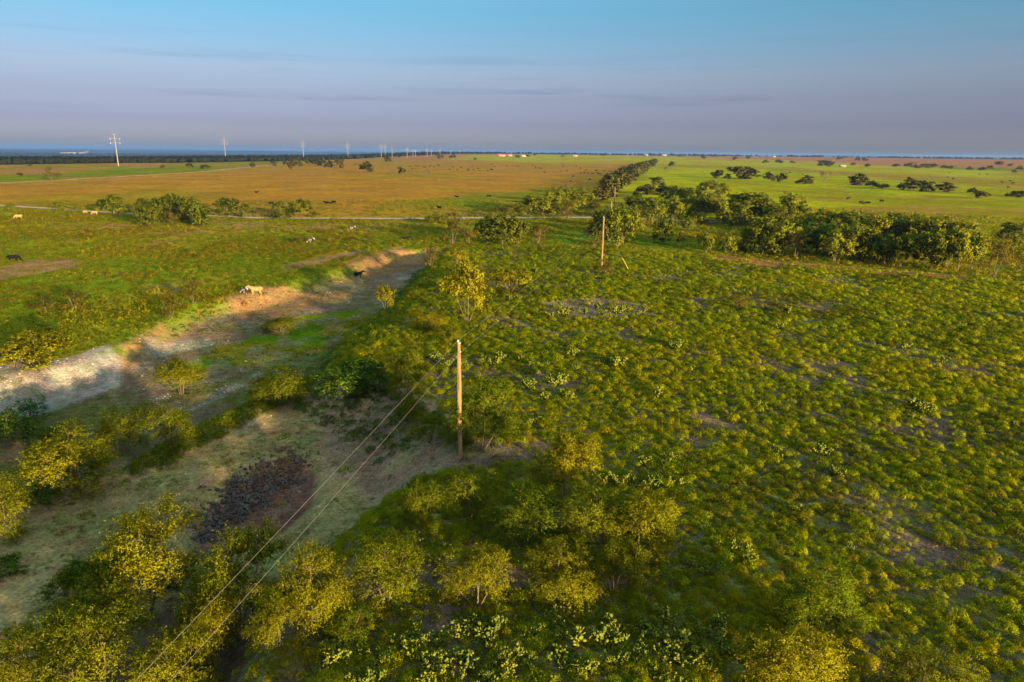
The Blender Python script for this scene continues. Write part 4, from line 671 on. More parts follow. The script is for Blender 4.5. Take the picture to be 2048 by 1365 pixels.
 (20.36, 48.85, -0.06, 1.56, 'prickly pear scattered in the open weed field', 'pears scattered in the weed field'),
 (23.39, 45.62, -0.03, 1.24, 'prickly pear scattered in the open weed field', 'pears scattered in the weed field'),
 (23.88, 45.1, -0.02, 1.45, 'prickly pear scattered in the open weed field', 'pears scattered in the weed field'),
 (24.09, 48.95, -0.03, 1.32, 'prickly pear scattered in the open weed field', 'pears scattered in the weed field'),
 (20.15, 35.7, -0.02, 1.01, 'prickly pear scattered in the open weed field', 'pears scattered in the weed field'),
 (13.43, 35.05, 0.02, 1.34, 'prickly pear scattered in the open weed field', 'pears scattered in the weed field'),
 (18.7, 40.28, -0.03, 1.31, 'prickly pear scattered in the open weed field', 'pears scattered in the weed field'),
 (13.67, 34.03, 0.02, 1.14, 'prickly pear scattered in the open weed field', 'pears scattered in the weed field'),
 (37.45, 57.85, -0.07, 2.26, 'prickly pear scattered in the open weed field', 'pears scattered in the weed field'),
 (37.47, 59.09, -0.04, 1.57, 'prickly pear scattered in the open weed field', 'pears scattered in the weed field'),
 (35.65, 56.19, -0.09, 1.39, 'prickly pear scattered in the open weed field', 'pears scattered in the weed field'),
 (47.65, 79.66, -0.03, 1.57, 'prickly pear scattered in the open weed field', 'pears scattered in the weed field'),
 (23.0, 59.04, -0.04, 1.36, 'prickly pear scattered in the open weed field', 'pears scattered in the weed field'),
 (39.54, 53.54, -0.07, 0.88, 'prickly pear scattered in the open weed field', 'pears scattered in the weed field'),
 (48.39, 73.73, 0.01, 1.65, 'prickly pear scattered in the open weed field', 'pears scattered in the weed field'),
 (19.35, 77.81, 0.01, 1.86, 'prickly pear scattered in the open weed field', 'pears scattered in the weed field'),
 (30.52, 97.64, -0.13, 1.59, 'prickly pear scattered in the open weed field', 'pears scattered in the weed field'),
 (35.69, 56.78, -0.09, 0.9, 'prickly pear scattered in the open weed field', 'pears scattered in the weed field'),
 (19.39, 70.25, 0.01, 1.15, 'prickly pear scattered in the open weed field', 'pears scattered in the weed field'),
 (44.33, 64.93, -0.0, 1.2, 'prickly pear scattered in the open weed field', 'pears scattered in the weed field'),
 (36.06, 88.85, -0.11, 1.74, 'prickly pear scattered in the open weed field', 'pears scattered in the weed field'),
 (40.23, 97.66, -0.1, 1.94, 'prickly pear scattered in the open weed field', 'pears scattered in the weed field'),
 (61.93, 98.81, 0.01, 1.59, 'prickly pear scattered in the open weed field', 'pears scattered in the weed field'),
 (43.16, 55.13, 0.06, 1.09, 'prickly pear scattered in the open weed field', 'pears scattered in the weed field'),
]
TOWERS = [
 (-472.6, 840.5, 0.9, 37.2),
 (-542.3, 1327.3, 0.2, 43.7),
 (-499.5, 1676.1, -0.7, 43.6),
 (-428.2, 1823.1, 0.4, 39.5),
 (-396.6, 2113.4, 3.0, 38.1),
 (-395.2, 2167.8, 3.4, 38.3),
 (-370.1, 2146.7, 3.8, 33.3),
 (-312.3, 2065.8, 4.2, 26.8),
 (-314.9, 2201.9, 5.5, 21.5),
 (-300.9, 2157.5, 5.2, 21.8),
 (-255.1, 2076.7, 5.5, 23.2),
 (-274.7, 2352.1, 7.4, 17.8),
 (-257.6, 2459.1, 8.7, 19.5),
 (-245.2, 2749.5, 10.4, 14.9),
 (-226.5, 2949.2, 11.9, 13.8),
]
POLES = [
 (-3.87, 47.88, 0.02, 9.01),
 (17.75, 135.5, -0.11, 10.36),
 (30.75, 217.65, -0.5, 8.02),
 (40.21, 276.94, -0.19, 9.31),
]
BUILDINGS = [
 (-41.7, 2349.0, 8.3, 43.2, 11.6, 'red', 'white far ranch house with red roofs'),
 (-13.6, 2371.4, 8.5, 16.8, 11.7, 'red', 'small red roofed shed beside the ranch house'),
 (33.3, 2367.8, 8.2, 23.4, 6.7, 'tan', 'low tan far barn'),
 (217.1, 2519.0, 9.3, 21.4, 7.1, 'white', 'small white far house with pinkish roof'),
 (742.4, 3504.2, 12.7, 64.4, 9.9, 'white', 'long pale far barn near dark trees'),
 (646.1, 3466.0, 12.6, 24.5, 7.3, 'white', 'tiny white far house among trees'),
 (626.8, 1345.4, 2.0, 13.4, 3.8, 'white', 'far shed with pale tin roof'),
 (1131.3, 3079.6, 12.5, 17.4, 6.5, 'white', 'tiny white building on the far skyline'),
]
FENCE = [
 (-65.3, 232.7),
 (-32.2, 238.0),
 (-4.6, 239.4),
 (20.9, 244.0),
 (39.5, 244.5),
 (55.7, 241.3),
 (73.1, 232.7),
]
FENCE_FAR = [
 (-26.9, 253.6),
 (0.6, 257.3),
 (22.3, 260.8),
 (50.1, 253.6),
]
CLODS = [
 (-23.1, 44.6),
 (-22.6, 48.0),
 (-21.2, 52.7),
 (-19.2, 55.2),
 (-17.2, 53.9),
 (-17.3, 51.1),
 (-18.7, 48.5),
 (-19.6, 45.0),
 (-20.5, 42.8),
 (-21.9, 42.1),
]
SCAR = [
 (-4175, 6494),
 (-5903, 9499),
 (-6360, 10475),
 (-7654, 12689),
 (-6954, 11565),
 (-5966, 9882),
 (-4049, 6514),
]
BRUSH = (-51.91, 70.62, -1.07)
# ------------------------------------------------------------------ terrain
def _hash(ix, iy, s):
    h = (ix.astype(np.int64) * 374761393 + iy.astype(np.int64) * 668265263 + s * 1274126177) & 0x7fffffff
    h = ((h ^ (h >> 13)) * 1274126177) & 0x7fffffff
    return ((h ^ (h >> 16)) & 0xffff) / 65535.0
def vnoise(x, y, s=0):
    ix = np.floor(x); iy = np.floor(y); fx = x - ix; fy = y - iy
    fx = fx * fx * (3 - 2 * fx); fy = fy * fy * (3 - 2 * fy)
    a = _hash(ix, iy, s); b = _hash(ix + 1, iy, s); c = _hash(ix, iy + 1, s); d = _hash(ix + 1, iy + 1, s)
    return (a * (1 - fx) + b * fx) * (1 - fy) + (c * (1 - fx) + d * fx) * fy * 1.0
def fbm(x, y, s=0, o=4):
    v = 0; a = .5; t = 0
    for k in range(o):
        v = v + a * vnoise(x, y, s + k * 17); t += a; a *= .5; x = x * 2.03 + 5.1; y = y * 2.03 - 3.7
    return v / t
def sst(a, b, x):
    t = np.clip((x - a) / (b - a), 0, 1); return t * t * (3 - 2 * t)
def sdist(x, y, poly):
    """signed distance to a closed polygon, positive inside"""
    d2 = np.full(x.shape, 1e18); ins = np.zeros(x.shape, bool); n = len(poly)
    for i in range(n):
        ax, ay = poly[i]; bx, by = poly[(i + 1) % n]; ex, ey = bx - ax, by - ay
        t = np.clip(((x - ax) * ex + (y - ay) * ey) / (ex * ex + ey * ey + 1e-12), 0, 1)
        d2 = np.minimum(d2, (x - ax - t * ex) ** 2 + (y - ay - t * ey) ** 2)
        if ay != by:
            c = ((ay > y) != (by > y)) & (x < (bx - ax) * (y - ay) / (by - ay) + ax); ins ^= c
    return np.where(ins, 1, -1) * np.sqrt(d2)
def pdist(x, y, line):
    d2 = np.full(x.shape, 1e18)
    for i in range(len(line) - 1):
        ax, ay = line[i]; bx, by = line[i + 1]; ex, ey = bx - ax, by - ay
        t = np.clip(((x - ax) * ex + (y - ay) * ey) / (ex * ex + ey * ey + 1e-12), 0, 1)
        d2 = np.minimum(d2, (x - ax - t * ex) ** 2 + (y - ay - t * ey) ** 2)
    return np.sqrt(d2)

def height(x, y):
    x = np.asarray(x, float); y = np.asarray(y, float)
    r = np.hypot(x, y)
    n1 = fbm(x / 9., y / 9., 3, 3) - .5
    hi = .25 * n1 + .5 * (fbm(x / 40., y / 40., 8, 2) - .5)
    far = sst(150, 320, r)
    lo = -1.1 * (1 - far) + .3 * n1 + 1.2 * (fbm(x / 55., y / 55., 21, 3) - .5) * (1 - .6 * far)
    draw = sdist(x, y, PG['draw'])
    lo = lo - 1.9 * sst(-3.2, 1.5, draw + 1.2 * n1)
    lo = lo + .75 * np.exp(-(pdist(x, y, PG['berm']) / 1.3) ** 2)
    s = sdist(x, y, PG['bench']) + 2.0 * n1
    k = sst(-6.0, .5, s)
    h = lo * (1 - k) + hi * k
    near = r < 90
    h = h - 1.25 * sst(-1.6, 1.0, sdist(x, y, PG['pit']) + .8 * n1) * near
    # broad swells of the plateau, then the valley beyond its left rim and low hills on the skyline
    h = h + sst(250, 700, r) * 2.5 * (fbm(x / 420., y / 420., 5, 3) - .5)
    rim = sdist(x, y, PG['valley']) + 160 * (fbm(x / 700., y / 700., 31, 3) - .5)
    h = h - 42 * sst(0, 1500, rim)
    h = h + 12.5 * sst(900, 3300, r) * sst(-.30, -.08, x / np.maximum(y, 1.)) * (y > 0)
    h = h + sst(6000, 13000, r) * (70 * (fbm(x / 5200., y / 5200., 41, 3) - .42))
    return h

# ------------------------------------------------------------------ helpers
def mesh_np(name, v, f, mat=None, smooth=False, normals=None, attrs=None):
    """v (n,3); f (m,k) with one k"""
    v = np.ascontiguousarray(v, np.float32); f = np.ascontiguousarray(f, np.int32)
    me = bpy.data.meshes.new(name); n, k = f.shape
    me.vertices.add(len(v)); me.vertices.foreach_set('co', v.ravel())
    me.loops.add(n * k); me.loops.foreach_set('vertex_index', f.ravel())
    me.polygons.add(n); me.polygons.foreach_set('loop_start', np.arange(0, n * k, k, dtype=np.int32))
    me.update(calc_edges=True)
    if smooth or normals is not None: me.polygons.foreach_set('use_smooth', np.ones(n, bool))
    for an, av in (attrs or {}).items():
        av = np.ascontiguousarray(av, np.float32)
        if av.ndim == 1: me.attributes.new(an, 'FLOAT', 'POINT').data.foreach_set('value', av)
        else: me.attributes.new(an, 'FLOAT_COLOR', 'POINT').data.foreach_set('color', np.c_[av, np.ones(len(av))].astype(np.float32).ravel())
    if normals is not None: me.normals_split_custom_set_from_vertices(np.ascontiguousarray(normals, np.float32))
    if mat: me.materials.append(mat)
    return me
def join(parts):
    """list of (v, f) with the same face size"""
    vs_, fs, o = [], [], 0
    for v, f in parts:
        vs_.append(v); fs.append(np.asarray(f) + o); o += len(v)
    return np.concatenate(vs_), np.concatenate(fs)
def link(name, data, parent=None, loc=(0, 0, 0), rz=0., scale=(1, 1, 1)):
    o = bpy.data.objects.new(name, data); COL.objects.link(o)
    o.location = loc; o.rotation_euler = (0, 0, rz); o.scale = scale
    if parent: o.parent = parent
    return o
def tag(o, label, cat, group=None, kind=None):
    o['label'] = label
    if cat: o['category'] = cat
    if group: o['group'] = group
    if kind: o['kind'] = kind
    return o
def tube(pts, radii, n=6):
    pts = np.asarray(pts, float); m = len(pts)
    t = np.gradient(pts, axis=0); t /= np.linalg.norm(t, axis=1)[:, None] + 1e-9
    ref = np.where(np.abs(t[:, 2:3]) < .95, np.array([[0, 0, 1.]]), np.array([[1., 0, 0]]))
    a = np.cross(t, ref); a /= np.linalg.norm(a, axis=1)[:, None] + 1e-9; b = np.cross(t, a)
    ang = np.linspace(0, 2 * np.pi, n, endpoint=False)
    r = np.asarray(radii)[:, None, None]
    v = pts[:, None] + r * (np.cos(ang)[None, :, None] * a[:, None] + np.sin(ang)[None, :, None] * b[:, None])
    i = np.arange(m - 1)[:, None] * n; j = np.arange(n)[None]; jn = (j + 1) % n
    f = np.stack([i + j, i + jn, i + n + jn, i + n + j], -1).reshape(-1, 4)
    return v.reshape(-1, 3), f
def boxvf(x0, x1, y0, y1, z0, z1):
    v = np.array([(x, y, z) for z in (z0, z1) for y in (y0, y1) for x in (x0, x1)], float)
    return v, np.array([(0, 2, 3, 1), (4, 5, 7, 6), (0, 1, 5, 4), (2, 6, 7, 3), (0, 4, 6, 2), (1, 3, 7, 5)])

# ------------------------------------------------------------------ materials
def material(name):
    m = bpy.data.materials.new(name); m.use_nodes = True; nt = m.node_tree; nt.nodes.clear()
    out = nt.nodes.new('ShaderNodeOutputMaterial'); return m, nt, out
def noise(nt, scale, detail=4, rough=.55, coord='Object', obj_scale=None):
    tc = nt.nodes.new('ShaderNodeTexCoord'); n = nt.nodes.new('ShaderNodeTexNoise')
    n.inputs['Scale'].default_value = scale; n.inputs['Detail'].default_value = detail; n.inputs['Roughness'].default_value = rough
    nt.links.new(tc.outputs[coord], n.inputs['Vector']); return n
def ramp2(nt, fac, c0, c1, p0=.3, p1=.7):
    r = nt.nodes.new('ShaderNodeValToRGB'); e = r.color_ramp.elements
    e[0].position = p0; e[1].position = p1; e[0].color = (*c0, 1); e[1].color = (*c1, 1); nt.links.new(fac, r.inputs[0]); return r
def mixc(nt, fac, a, b, mode='MIX'):
    m = nt.nodes.new('ShaderNodeMix'); m.data_type = 'RGBA'; m.blend_type = mode
    for s, v in ((0, fac), (6, a), (7, b)):
        if isinstance(v, (int, float)): m.inputs[s].default_value = v
        elif isinstance(v, tuple): m.inputs[s].default_value = (*v, 1)
        else: nt.links.new(v, m.inputs[s])
    return m.outputs[2]
def simple(name, c0, c1, scale=6., rough=.85, bump=.0, spec=.15):
    m, nt, out = material(name); p = nt.nodes.new('ShaderNodeBsdfPrincipled')
    n = noise(nt, scale); r = ramp2(nt, n.outputs[0], c0, c1); nt.links.new(r.outputs[0], p.inputs['Base Color'])
    p.inputs['Roughness'].default_value = rough; p.inputs['Specular IOR Level'].default_value = spec
    if bump:
        b = nt.nodes.new('ShaderNodeBump'); b.inputs['Strength'].default_value = bump; nt.links.new(n.outputs[0], b.inputs['Height']); nt.links.new(b.outputs[0], p.inputs['Normal'])
    nt.links.new(p.outputs[0], out.inputs[0]); return m
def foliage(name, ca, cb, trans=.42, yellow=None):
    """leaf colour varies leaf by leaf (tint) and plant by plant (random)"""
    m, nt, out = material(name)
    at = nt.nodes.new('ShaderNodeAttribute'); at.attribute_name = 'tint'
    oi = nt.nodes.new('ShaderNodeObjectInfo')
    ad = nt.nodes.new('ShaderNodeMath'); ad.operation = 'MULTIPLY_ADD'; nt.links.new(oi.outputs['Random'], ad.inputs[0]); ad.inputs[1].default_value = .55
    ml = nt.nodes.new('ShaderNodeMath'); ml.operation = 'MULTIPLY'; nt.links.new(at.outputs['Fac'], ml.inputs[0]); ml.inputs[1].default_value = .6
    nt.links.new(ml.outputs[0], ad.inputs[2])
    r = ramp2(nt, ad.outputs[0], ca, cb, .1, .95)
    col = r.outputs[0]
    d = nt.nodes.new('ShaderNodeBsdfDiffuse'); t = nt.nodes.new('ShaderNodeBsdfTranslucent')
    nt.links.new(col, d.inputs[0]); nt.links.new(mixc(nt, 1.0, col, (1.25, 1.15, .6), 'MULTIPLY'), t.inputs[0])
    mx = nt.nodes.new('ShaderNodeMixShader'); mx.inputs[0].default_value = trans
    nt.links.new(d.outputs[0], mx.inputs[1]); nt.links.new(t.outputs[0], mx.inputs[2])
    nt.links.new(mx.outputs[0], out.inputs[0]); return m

M = {}
M['mesquite'] = foliage('mesquite_leaf', (0.085, 0.125, 0.007), (0.24, 0.225, 0.010))
M['mesquite_green'] = foliage('mesquite_leaf_green', (0.06, 0.115, 0.007), (0.165, 0.19, 0.010))
M['yellowbush'] = foliage('bush_leaf_yellow', (0.15, 0.165, 0.008), (0.28, 0.25, 0.011))
M['green'] = foliage('bush_leaf_green', (0.042, 0.105, 0.011), (0.105, 0.168, 0.017))
M['bluegreen'] = foliage('shrub_leaf_blue', (0.042, 0.126, 0.049), (0.084, 0.182, 0.063))
M['sparse'] = foliage('sparse_leaf', (0.085, 0.080, 0.012), (0.155, 0.125, 0.017))
M['oak'] = foliage('tree_leaf', (0.095, 0.135, 0.011), (0.235, 0.235, 0.018))
M['darkoak'] = foliage('tree_leaf_dark', (0.062, 0.10, 0.011), (0.17, 0.185, 0.016))
M['fartree'] = foliage('far_tree_leaf', (.036, .046, .010), (.10, .092, .014), .2)
M['fargrey'] = foliage('far_bare_twig', (.10, .08, .05), (.15, .11, .07), .1)
M['weed'] = foliage('broomweed', (0.13, 0.205, 0.005), (0.30, 0.33, 0.007), .45)
M['weed_yellow'] = foliage('broomweed_flowering', (.19, .205, .004), (.35, .315, .006), .45)
M['weed_dull'] = foliage('broomweed_dull', (.09, .115, .006), (.18, .165, .010), .45)
M['weedlow_gold'] = foliage('pasture_weed_gold', (.16, .14, .006), (.32, .23, .012), .4)
M['weedlow'] = foliage('pasture_weed', (0.098, 0.168, 0.007), (0.322, 0.294, 0.011), .4)
M['dry'] = foliage('dry_grass', (.15, .10, .055), (.28, .19, .10), .25)
M['grass'] = foliage('short_grass', (.06, .09, .012), (.17, .15, .03), .25)
M['pear'] = foliage('prickly_pear_pad', (.04, .075, .010), (.125, .13, .016), .05)
M['bark'] = simple('bark', (.05, .035, .025), (.13, .09, .06), 9, .95, .4)
M['palebark'] = simple('pale_bark', (.075, .055, .04), (.14, .10, .07), 9, .95, .4)
M['polewood'] = simple('weathered_pole_wood', (.17, .10, .05), (.27, .165, .085), 5, .9, .3)
def pole_wood():
    m, nt, out = material('weathered_pole_wood'); p = nt.nodes.new('ShaderNodeBsdfPrincipled'); tc = nt.nodes.new('ShaderNodeTexCoord'); mp_ = nt.nodes.new('ShaderNodeMapping'); mp_.inputs['Scale'].default_value = (26, 26, .7)
    nt.links.new(tc.outputs['Object'], mp_.inputs[0]); n = nt.nodes.new('ShaderNodeTexNoise'); n.inputs['Scale'].default_value = 1.; n.inputs['Detail'].default_value = 5; nt.links.new(mp_.outputs[0], n.inputs[0])
    r = ramp2(nt, n.outputs[0], (.07, .04, .022), (.25, .145, .07), .36, .56); n2 = noise(nt, .8, 3); r2 = ramp2(nt, n2.outputs[0], (.7, .72, .78), (1.1, 1.05, .95)); nt.links.new(mixc(nt, 1.0, r.outputs[0], r2.outputs[0], 'MULTIPLY'), p.inputs['Base Color'])
    p.inputs['Roughness'].default_value = .9; p.inputs['Specular IOR Level'].default_value = .1; nt.links.new(p.outputs[0], out.inputs[0]); return m
M['polewood'] = pole_wood()
M['galv'] = simple('galvanised_steel', (.11, .096, .083), (.155, .14, .122), 4, .55, 0, .5)
M['porcelain'] = simple('pale_insulator', (.36, .35, .34), (.46, .45, .44), 4, .3, 0, .5)
M['wire'] = simple('aluminium_wire', (.12, .105, .09), (.16, .145, .12), 3, .5, 0, .5)
M['clod'] = simple('black_dry_mud', (.016, .011, .009), (.055, .040, .033), 6, .8, .5, .3)
M['clod_brown'] = simple('brown_dry_mud', (.045, .026, .018), (.12, .07, .05), 6, .9, .5, .1)
M['clod_grey'] = simple('grey_dry_mud', (.03, .025, .022), (.09, .075, .066), 6, .85, .5, .2)
M['stone'] = simple('pale_limestone', (.25, .225, .20), (.42, .39, .35), 5, .9, .4)
M['road'] = simple('caliche_road', (.20, .155, .105), (.28, .225, .155), .4, .95, .2)
M['post'] = simple('fence_post_wood', (.06, .05, .04), (.13, .10, .08), 6, .95)
M['whitewall'] = simple('white_wall', (.16, .14, .12), (.22, .195, .17), .5)
M['tanwall'] = simple('tan_wall', (.32, .25, .18), (.42, .33, .25), .5)
M['redroof'] = simple('red_roof', (.35, .07, .04), (.45, .11, .06), .5)
M['tinroof'] = simple('tin_roof', (.14, .13, .12), (.2, .18, .165), .5, .5, 0, .4)
M['darkglass'] = simple('dark_window', (.02, .02, .025), (.04, .04, .05), 1, .2, 0, .5)
M['scar'] = simple('quarry_chalk', (.12, .10, .09), (.18, .15, .135), .004)
M['wood_far'] = foliage('far_woodland', (.005, .007, .003), (.011, .012, .005), .1)
def hide(name, c0, c1, pied=False):
    m, nt, out = material(name); p = nt.nodes.new('ShaderNodeBsdfPrincipled'); n = noise(nt, 1.1 if pied else 5, 2)
    r = ramp2(nt, n.outputs[0], c0, c1, .47 if pied else .3, .50 if pied else .7)
    nt.links.new(r.outputs[0], p.inputs['Base Color']); p.inputs['Roughness'].default_value = .8; p.inputs['Specular IOR Level'].default_value = .06
    nt.links.new(p.outputs[0], out.inputs[0]); return m
M['cow_black'] = hide('hide_black', (.003, .0025, .0025), (.006, .005, .005))
M['cow_cream'] = hide('hide_cream', (.20, .105, .042), (.26, .145, .065))
M['cow_brown'] = hide('hide_brown', (.035, .016, .009), (.06, .028, .014))
M['cow_pied'] = hide('hide_black_and_white', (.015, .013, .012), (.22, .20, .175), True)

# ------------------------------------------------------------------ ground sheet
# base colours of soils and swards
C = dict(gold=(0.20, 0.106, 0.014), olive=(0.128, 0.112, 0.006), green=(0.066, 0.112, 0.004), lime=(0.180, 0.188, 0.003), pink=(0.200, 0.089, 0.043), soil=(0.085, 0.063, 0.048),
         dirt=(0.165, 0.112, 0.078), gravel=(0.185, 0.167, 0.152), khaki=(0.20, 0.155, 0.070), orange=(0.165, 0.098, 0.046), pit=(0.12, 0.062, 0.046), wood=(0.015, 0.018, 0.007), tan=(0.165, 0.102, 0.024))
def zmask(x, y, n, name, soft, warp):
    return sst(-soft, soft, sdist(x, y, ZONE[name]) + warp * n)
def ground_colour(x, y):
    r = np.hypot(x, y)
    def L(c): return np.array(C[c])[None]
    def put(col, m, c): return col * (1 - m[:, None]) + (c if isinstance(c, np.ndarray) else L(c)) * m[:, None]
    n1 = fbm(x / 6., y / 6., 51, 4) - .5; n2 = fbm(x / 22., y / 30., 52, 4) - .5; n3 = fbm(x / 90., y / 160., 53, 4) - .5; n4 = fbm(x / 2.2, y / 2.2, 54, 3) - .5
    mid = put(np.repeat(L('olive'), len(x), 0), sst(-.10, .16, n2 + .5 * n1), 'green')
    mid = put(mid, sst(.10, .24, n1 * .6 + n3 * .9), 'tan')
    col = mid
    gold = put(np.repeat(L('gold'), len(x), 0), .65 * sst(-.05, .22, n3 + .35 * n2), 'olive')
    gold = put(gold, .6 * sst(.08, .22, -n3 + .4 * n2), 'tan')
    gold = put(gold, .35 * sst(.10, .2, n2), 'pink')
    col = put(col, zmask(x, y, n2, 'gold', 6, 8), gold)
    scr = put(put(np.repeat(L('olive'), len(x), 0), .55 * sst(-.05, .15, n3 + .5 * n2), 'green'), .8 * sst(-.05, .15, -n3 + .5 * n2), 'pink')
    col = put(col, zmask(x, y, n2, 'scrub_l', 4, 8), scr)
    col = put(col, .75 * zmask(x, y, n2, 'goldshade', 12, 40), put(np.repeat(L('green'), len(x), 0), sst(.0, .2, n2), 'olive'))  # greener colour put in where hedgerow and copse shadow the gold field
    lime = put(np.repeat(L('lime'), len(x), 0), .6 * sst(-.02, .2, n2 + .4 * n3), 'green')
    lime = put(lime, .7 * sst(.0, .18, n3 - .5 * n2), 'tan')
    lime = put(lime, .55 * sst(.02, .16, fbm(x / 60., y / 260., 57, 4) - .5), 'olive')
    col = put(col, zmask(x, y, n2, 'lime', 5, 8), lime)
    col = put(col, .8 * zmask(x, y, n3, 'tanright', 20, 90), put(np.repeat(L('tan'), len(x), 0), sst(-.1, .1, n3), 'olive'))
    col = put(col, .85 * zmask(x, y, n2, 'drystrip', 8, 20), put(np.repeat(L('olive'), len(x), 0), sst(.0, .14, n2 + .3 * n1), 'tan'))
    farl = put(np.repeat(L('lime'), len(x), 0), .7 * sst(-.05, .2, n3), 'gold')
    pk = put(np.repeat(L('pink'), len(x), 0), .6 * sst(.0, .25, n3), 'gold')
    rr = sst(1500, 1800, r + 300 * n3) * sst(-.2, -.12, x / np.maximum(y, 1.))
    col = put(col, rr, pk)
    col = put(col, zmask(x, y, n3, 'limefar', 30, 160), farl)
    wood = sst(0, 60, sdist(x, y, PG['valley']) + 160 * (fbm(x / 700., y / 700., 31, 3) - .5) + 60)
    wood = np.maximum(wood, sst(4200, 4600, r))
    fx = fbm(x / 500., y / 900., 61, 4) - .5
    col = put(col, wood, put(np.repeat(L('wood'), len(x), 0), .5 * sst(.08, .2, fx), np.array([[.06, .05, .028]])))
    col = put(col, zmask(x, y, n1, 'greendip', 6, 8), put(np.repeat(L('green'), len(x), 0), .8 * sst(.02, .2, n1 + n2), 'olive'))
    pas = put(np.repeat(L('olive'), len(x), 0), .9 * sst(-.14, .10, n2 + .5 * n1), 'green')
    pas = put(pas, .35 * sst(-.02, .2, n1 - .4 * n2), 'gold')
    pas = put(pas, .8 * sst(.13, .22, n1 * .7 - n2 * .7), 'orange')
    col = put(col, zmask(x, y, n1, 'pasture_l', 4, 6), pas)
    col = put(col, .8 * zmask(x, y, n1, 'strip_g', 6, 10), put(np.repeat(L('green'), len(x), 0), .6 * sst(.0, .2, n1), 'olive'))
    be = sst(-2.5, 1.5, sdist(x, y, PG['bench']) + 3 * n1)
    fld = put(np.repeat(L('soil'), len(x), 0), .75 * sst(-.12, .12, n1 + n4 * .4), np.array([[.095, .10, .010]]))
    fld = put(fld, .7 * sst(.10, .24, n4 + n2 * .4), np.array([[.15, .105, .06]]))
    col = put(col, be, fld)
    z = lambda nm, s, w, n=n1: zmask(x, y, n, nm, s, w)
    col = put(col, z('crest', .8, 1.5), 'tan'); col = put(col, .9 * z('crest2', .8, 2), np.array([[.18, .08, .035]]))
    fl = put(np.repeat(L('dirt') * .68, len(x), 0), .55 * sst(-.02, .16, n1 + .5 * n4), np.array([[.085, .095, .028]]))
    fl = put(fl, .4 * sst(.12, .24, n4), L('gravel') * .8)
    low = sst(-3, 1, sdist(x, y, PG['draw']) + 2 * n1) * (1 - be)
    col = put(col, .9 * low, put(fl, .6 * sst(-.1, .15, n2 + n1), np.array([[.06, .08, .014]])))
    col = put(col, z('drawfloor', 1.0, 2.5), fl)
    col = put(col, z('scrubbank', .8, 2), put(put(np.repeat(L('green'), len(x), 0), sst(-.1, .1, n1), 'olive'), .6 * sst(-.05, .15, n4), 'dirt'))
    for nm in ('orange1', 'orange2', 'orange3', 'orange4', 'orange5'): col = put(col, z(nm, 1.6, 5) * sst(-.3, .02, n4 + .5 * n1 + .06), 'orange')
    for nm, k in (('gravel', 1), ('gravel2', .5), ('gravel3', .55), ('gravel4', .6), ('gravel5', .7)):
        col = put(col, k * z(nm, .5, 2.5) * sst(-.30, .0, n4 + .3 * n1 + (.17 if k == 1 else -.05)), 'gravel')
    kh = put(np.repeat(L('khaki'), len(x), 0), .7 * sst(-.05, .2, n1 + .4 * n4), np.array([[.12, .125, .042]]))
    kh = put(kh, .6 * sst(.08, .22, -n1 + .4 * n4), np.array([[.21, .145, .105]]))
    kh = put(kh, .55 * sst(.16, .26, n4), 'orange')
    col = put(col, z('bare', 1, 2), kh)
    col = put(col, .9 * z('trample', .8, 1.5), put(np.repeat(L('dirt'), len(x), 0), .6 * sst(.1, .25, n4), 'khaki'))
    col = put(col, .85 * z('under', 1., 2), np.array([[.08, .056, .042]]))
    col = put(col, z('pit', .5, .8), put(np.repeat(L('pit'), len(x), 0), .5 * sst(0, .2, n4), np.array([[.14, .09, .07]])))
    col = put(col, .8 * z('deadpatch', .8, 1.5), np.array([[.14, .10, .075]]))
    col = put(col, .6 * z('drypatch1', .8, 3), np.array([[.15, .11, .075]]))
    for nm in ('path1', 'path2'): col = put(col, .5 * z(nm, .5, 3), put(np.repeat(L('soil'), len(x), 0), sst(.0, .2, n4), np.array([[.13, .1, .07]])))
    return col

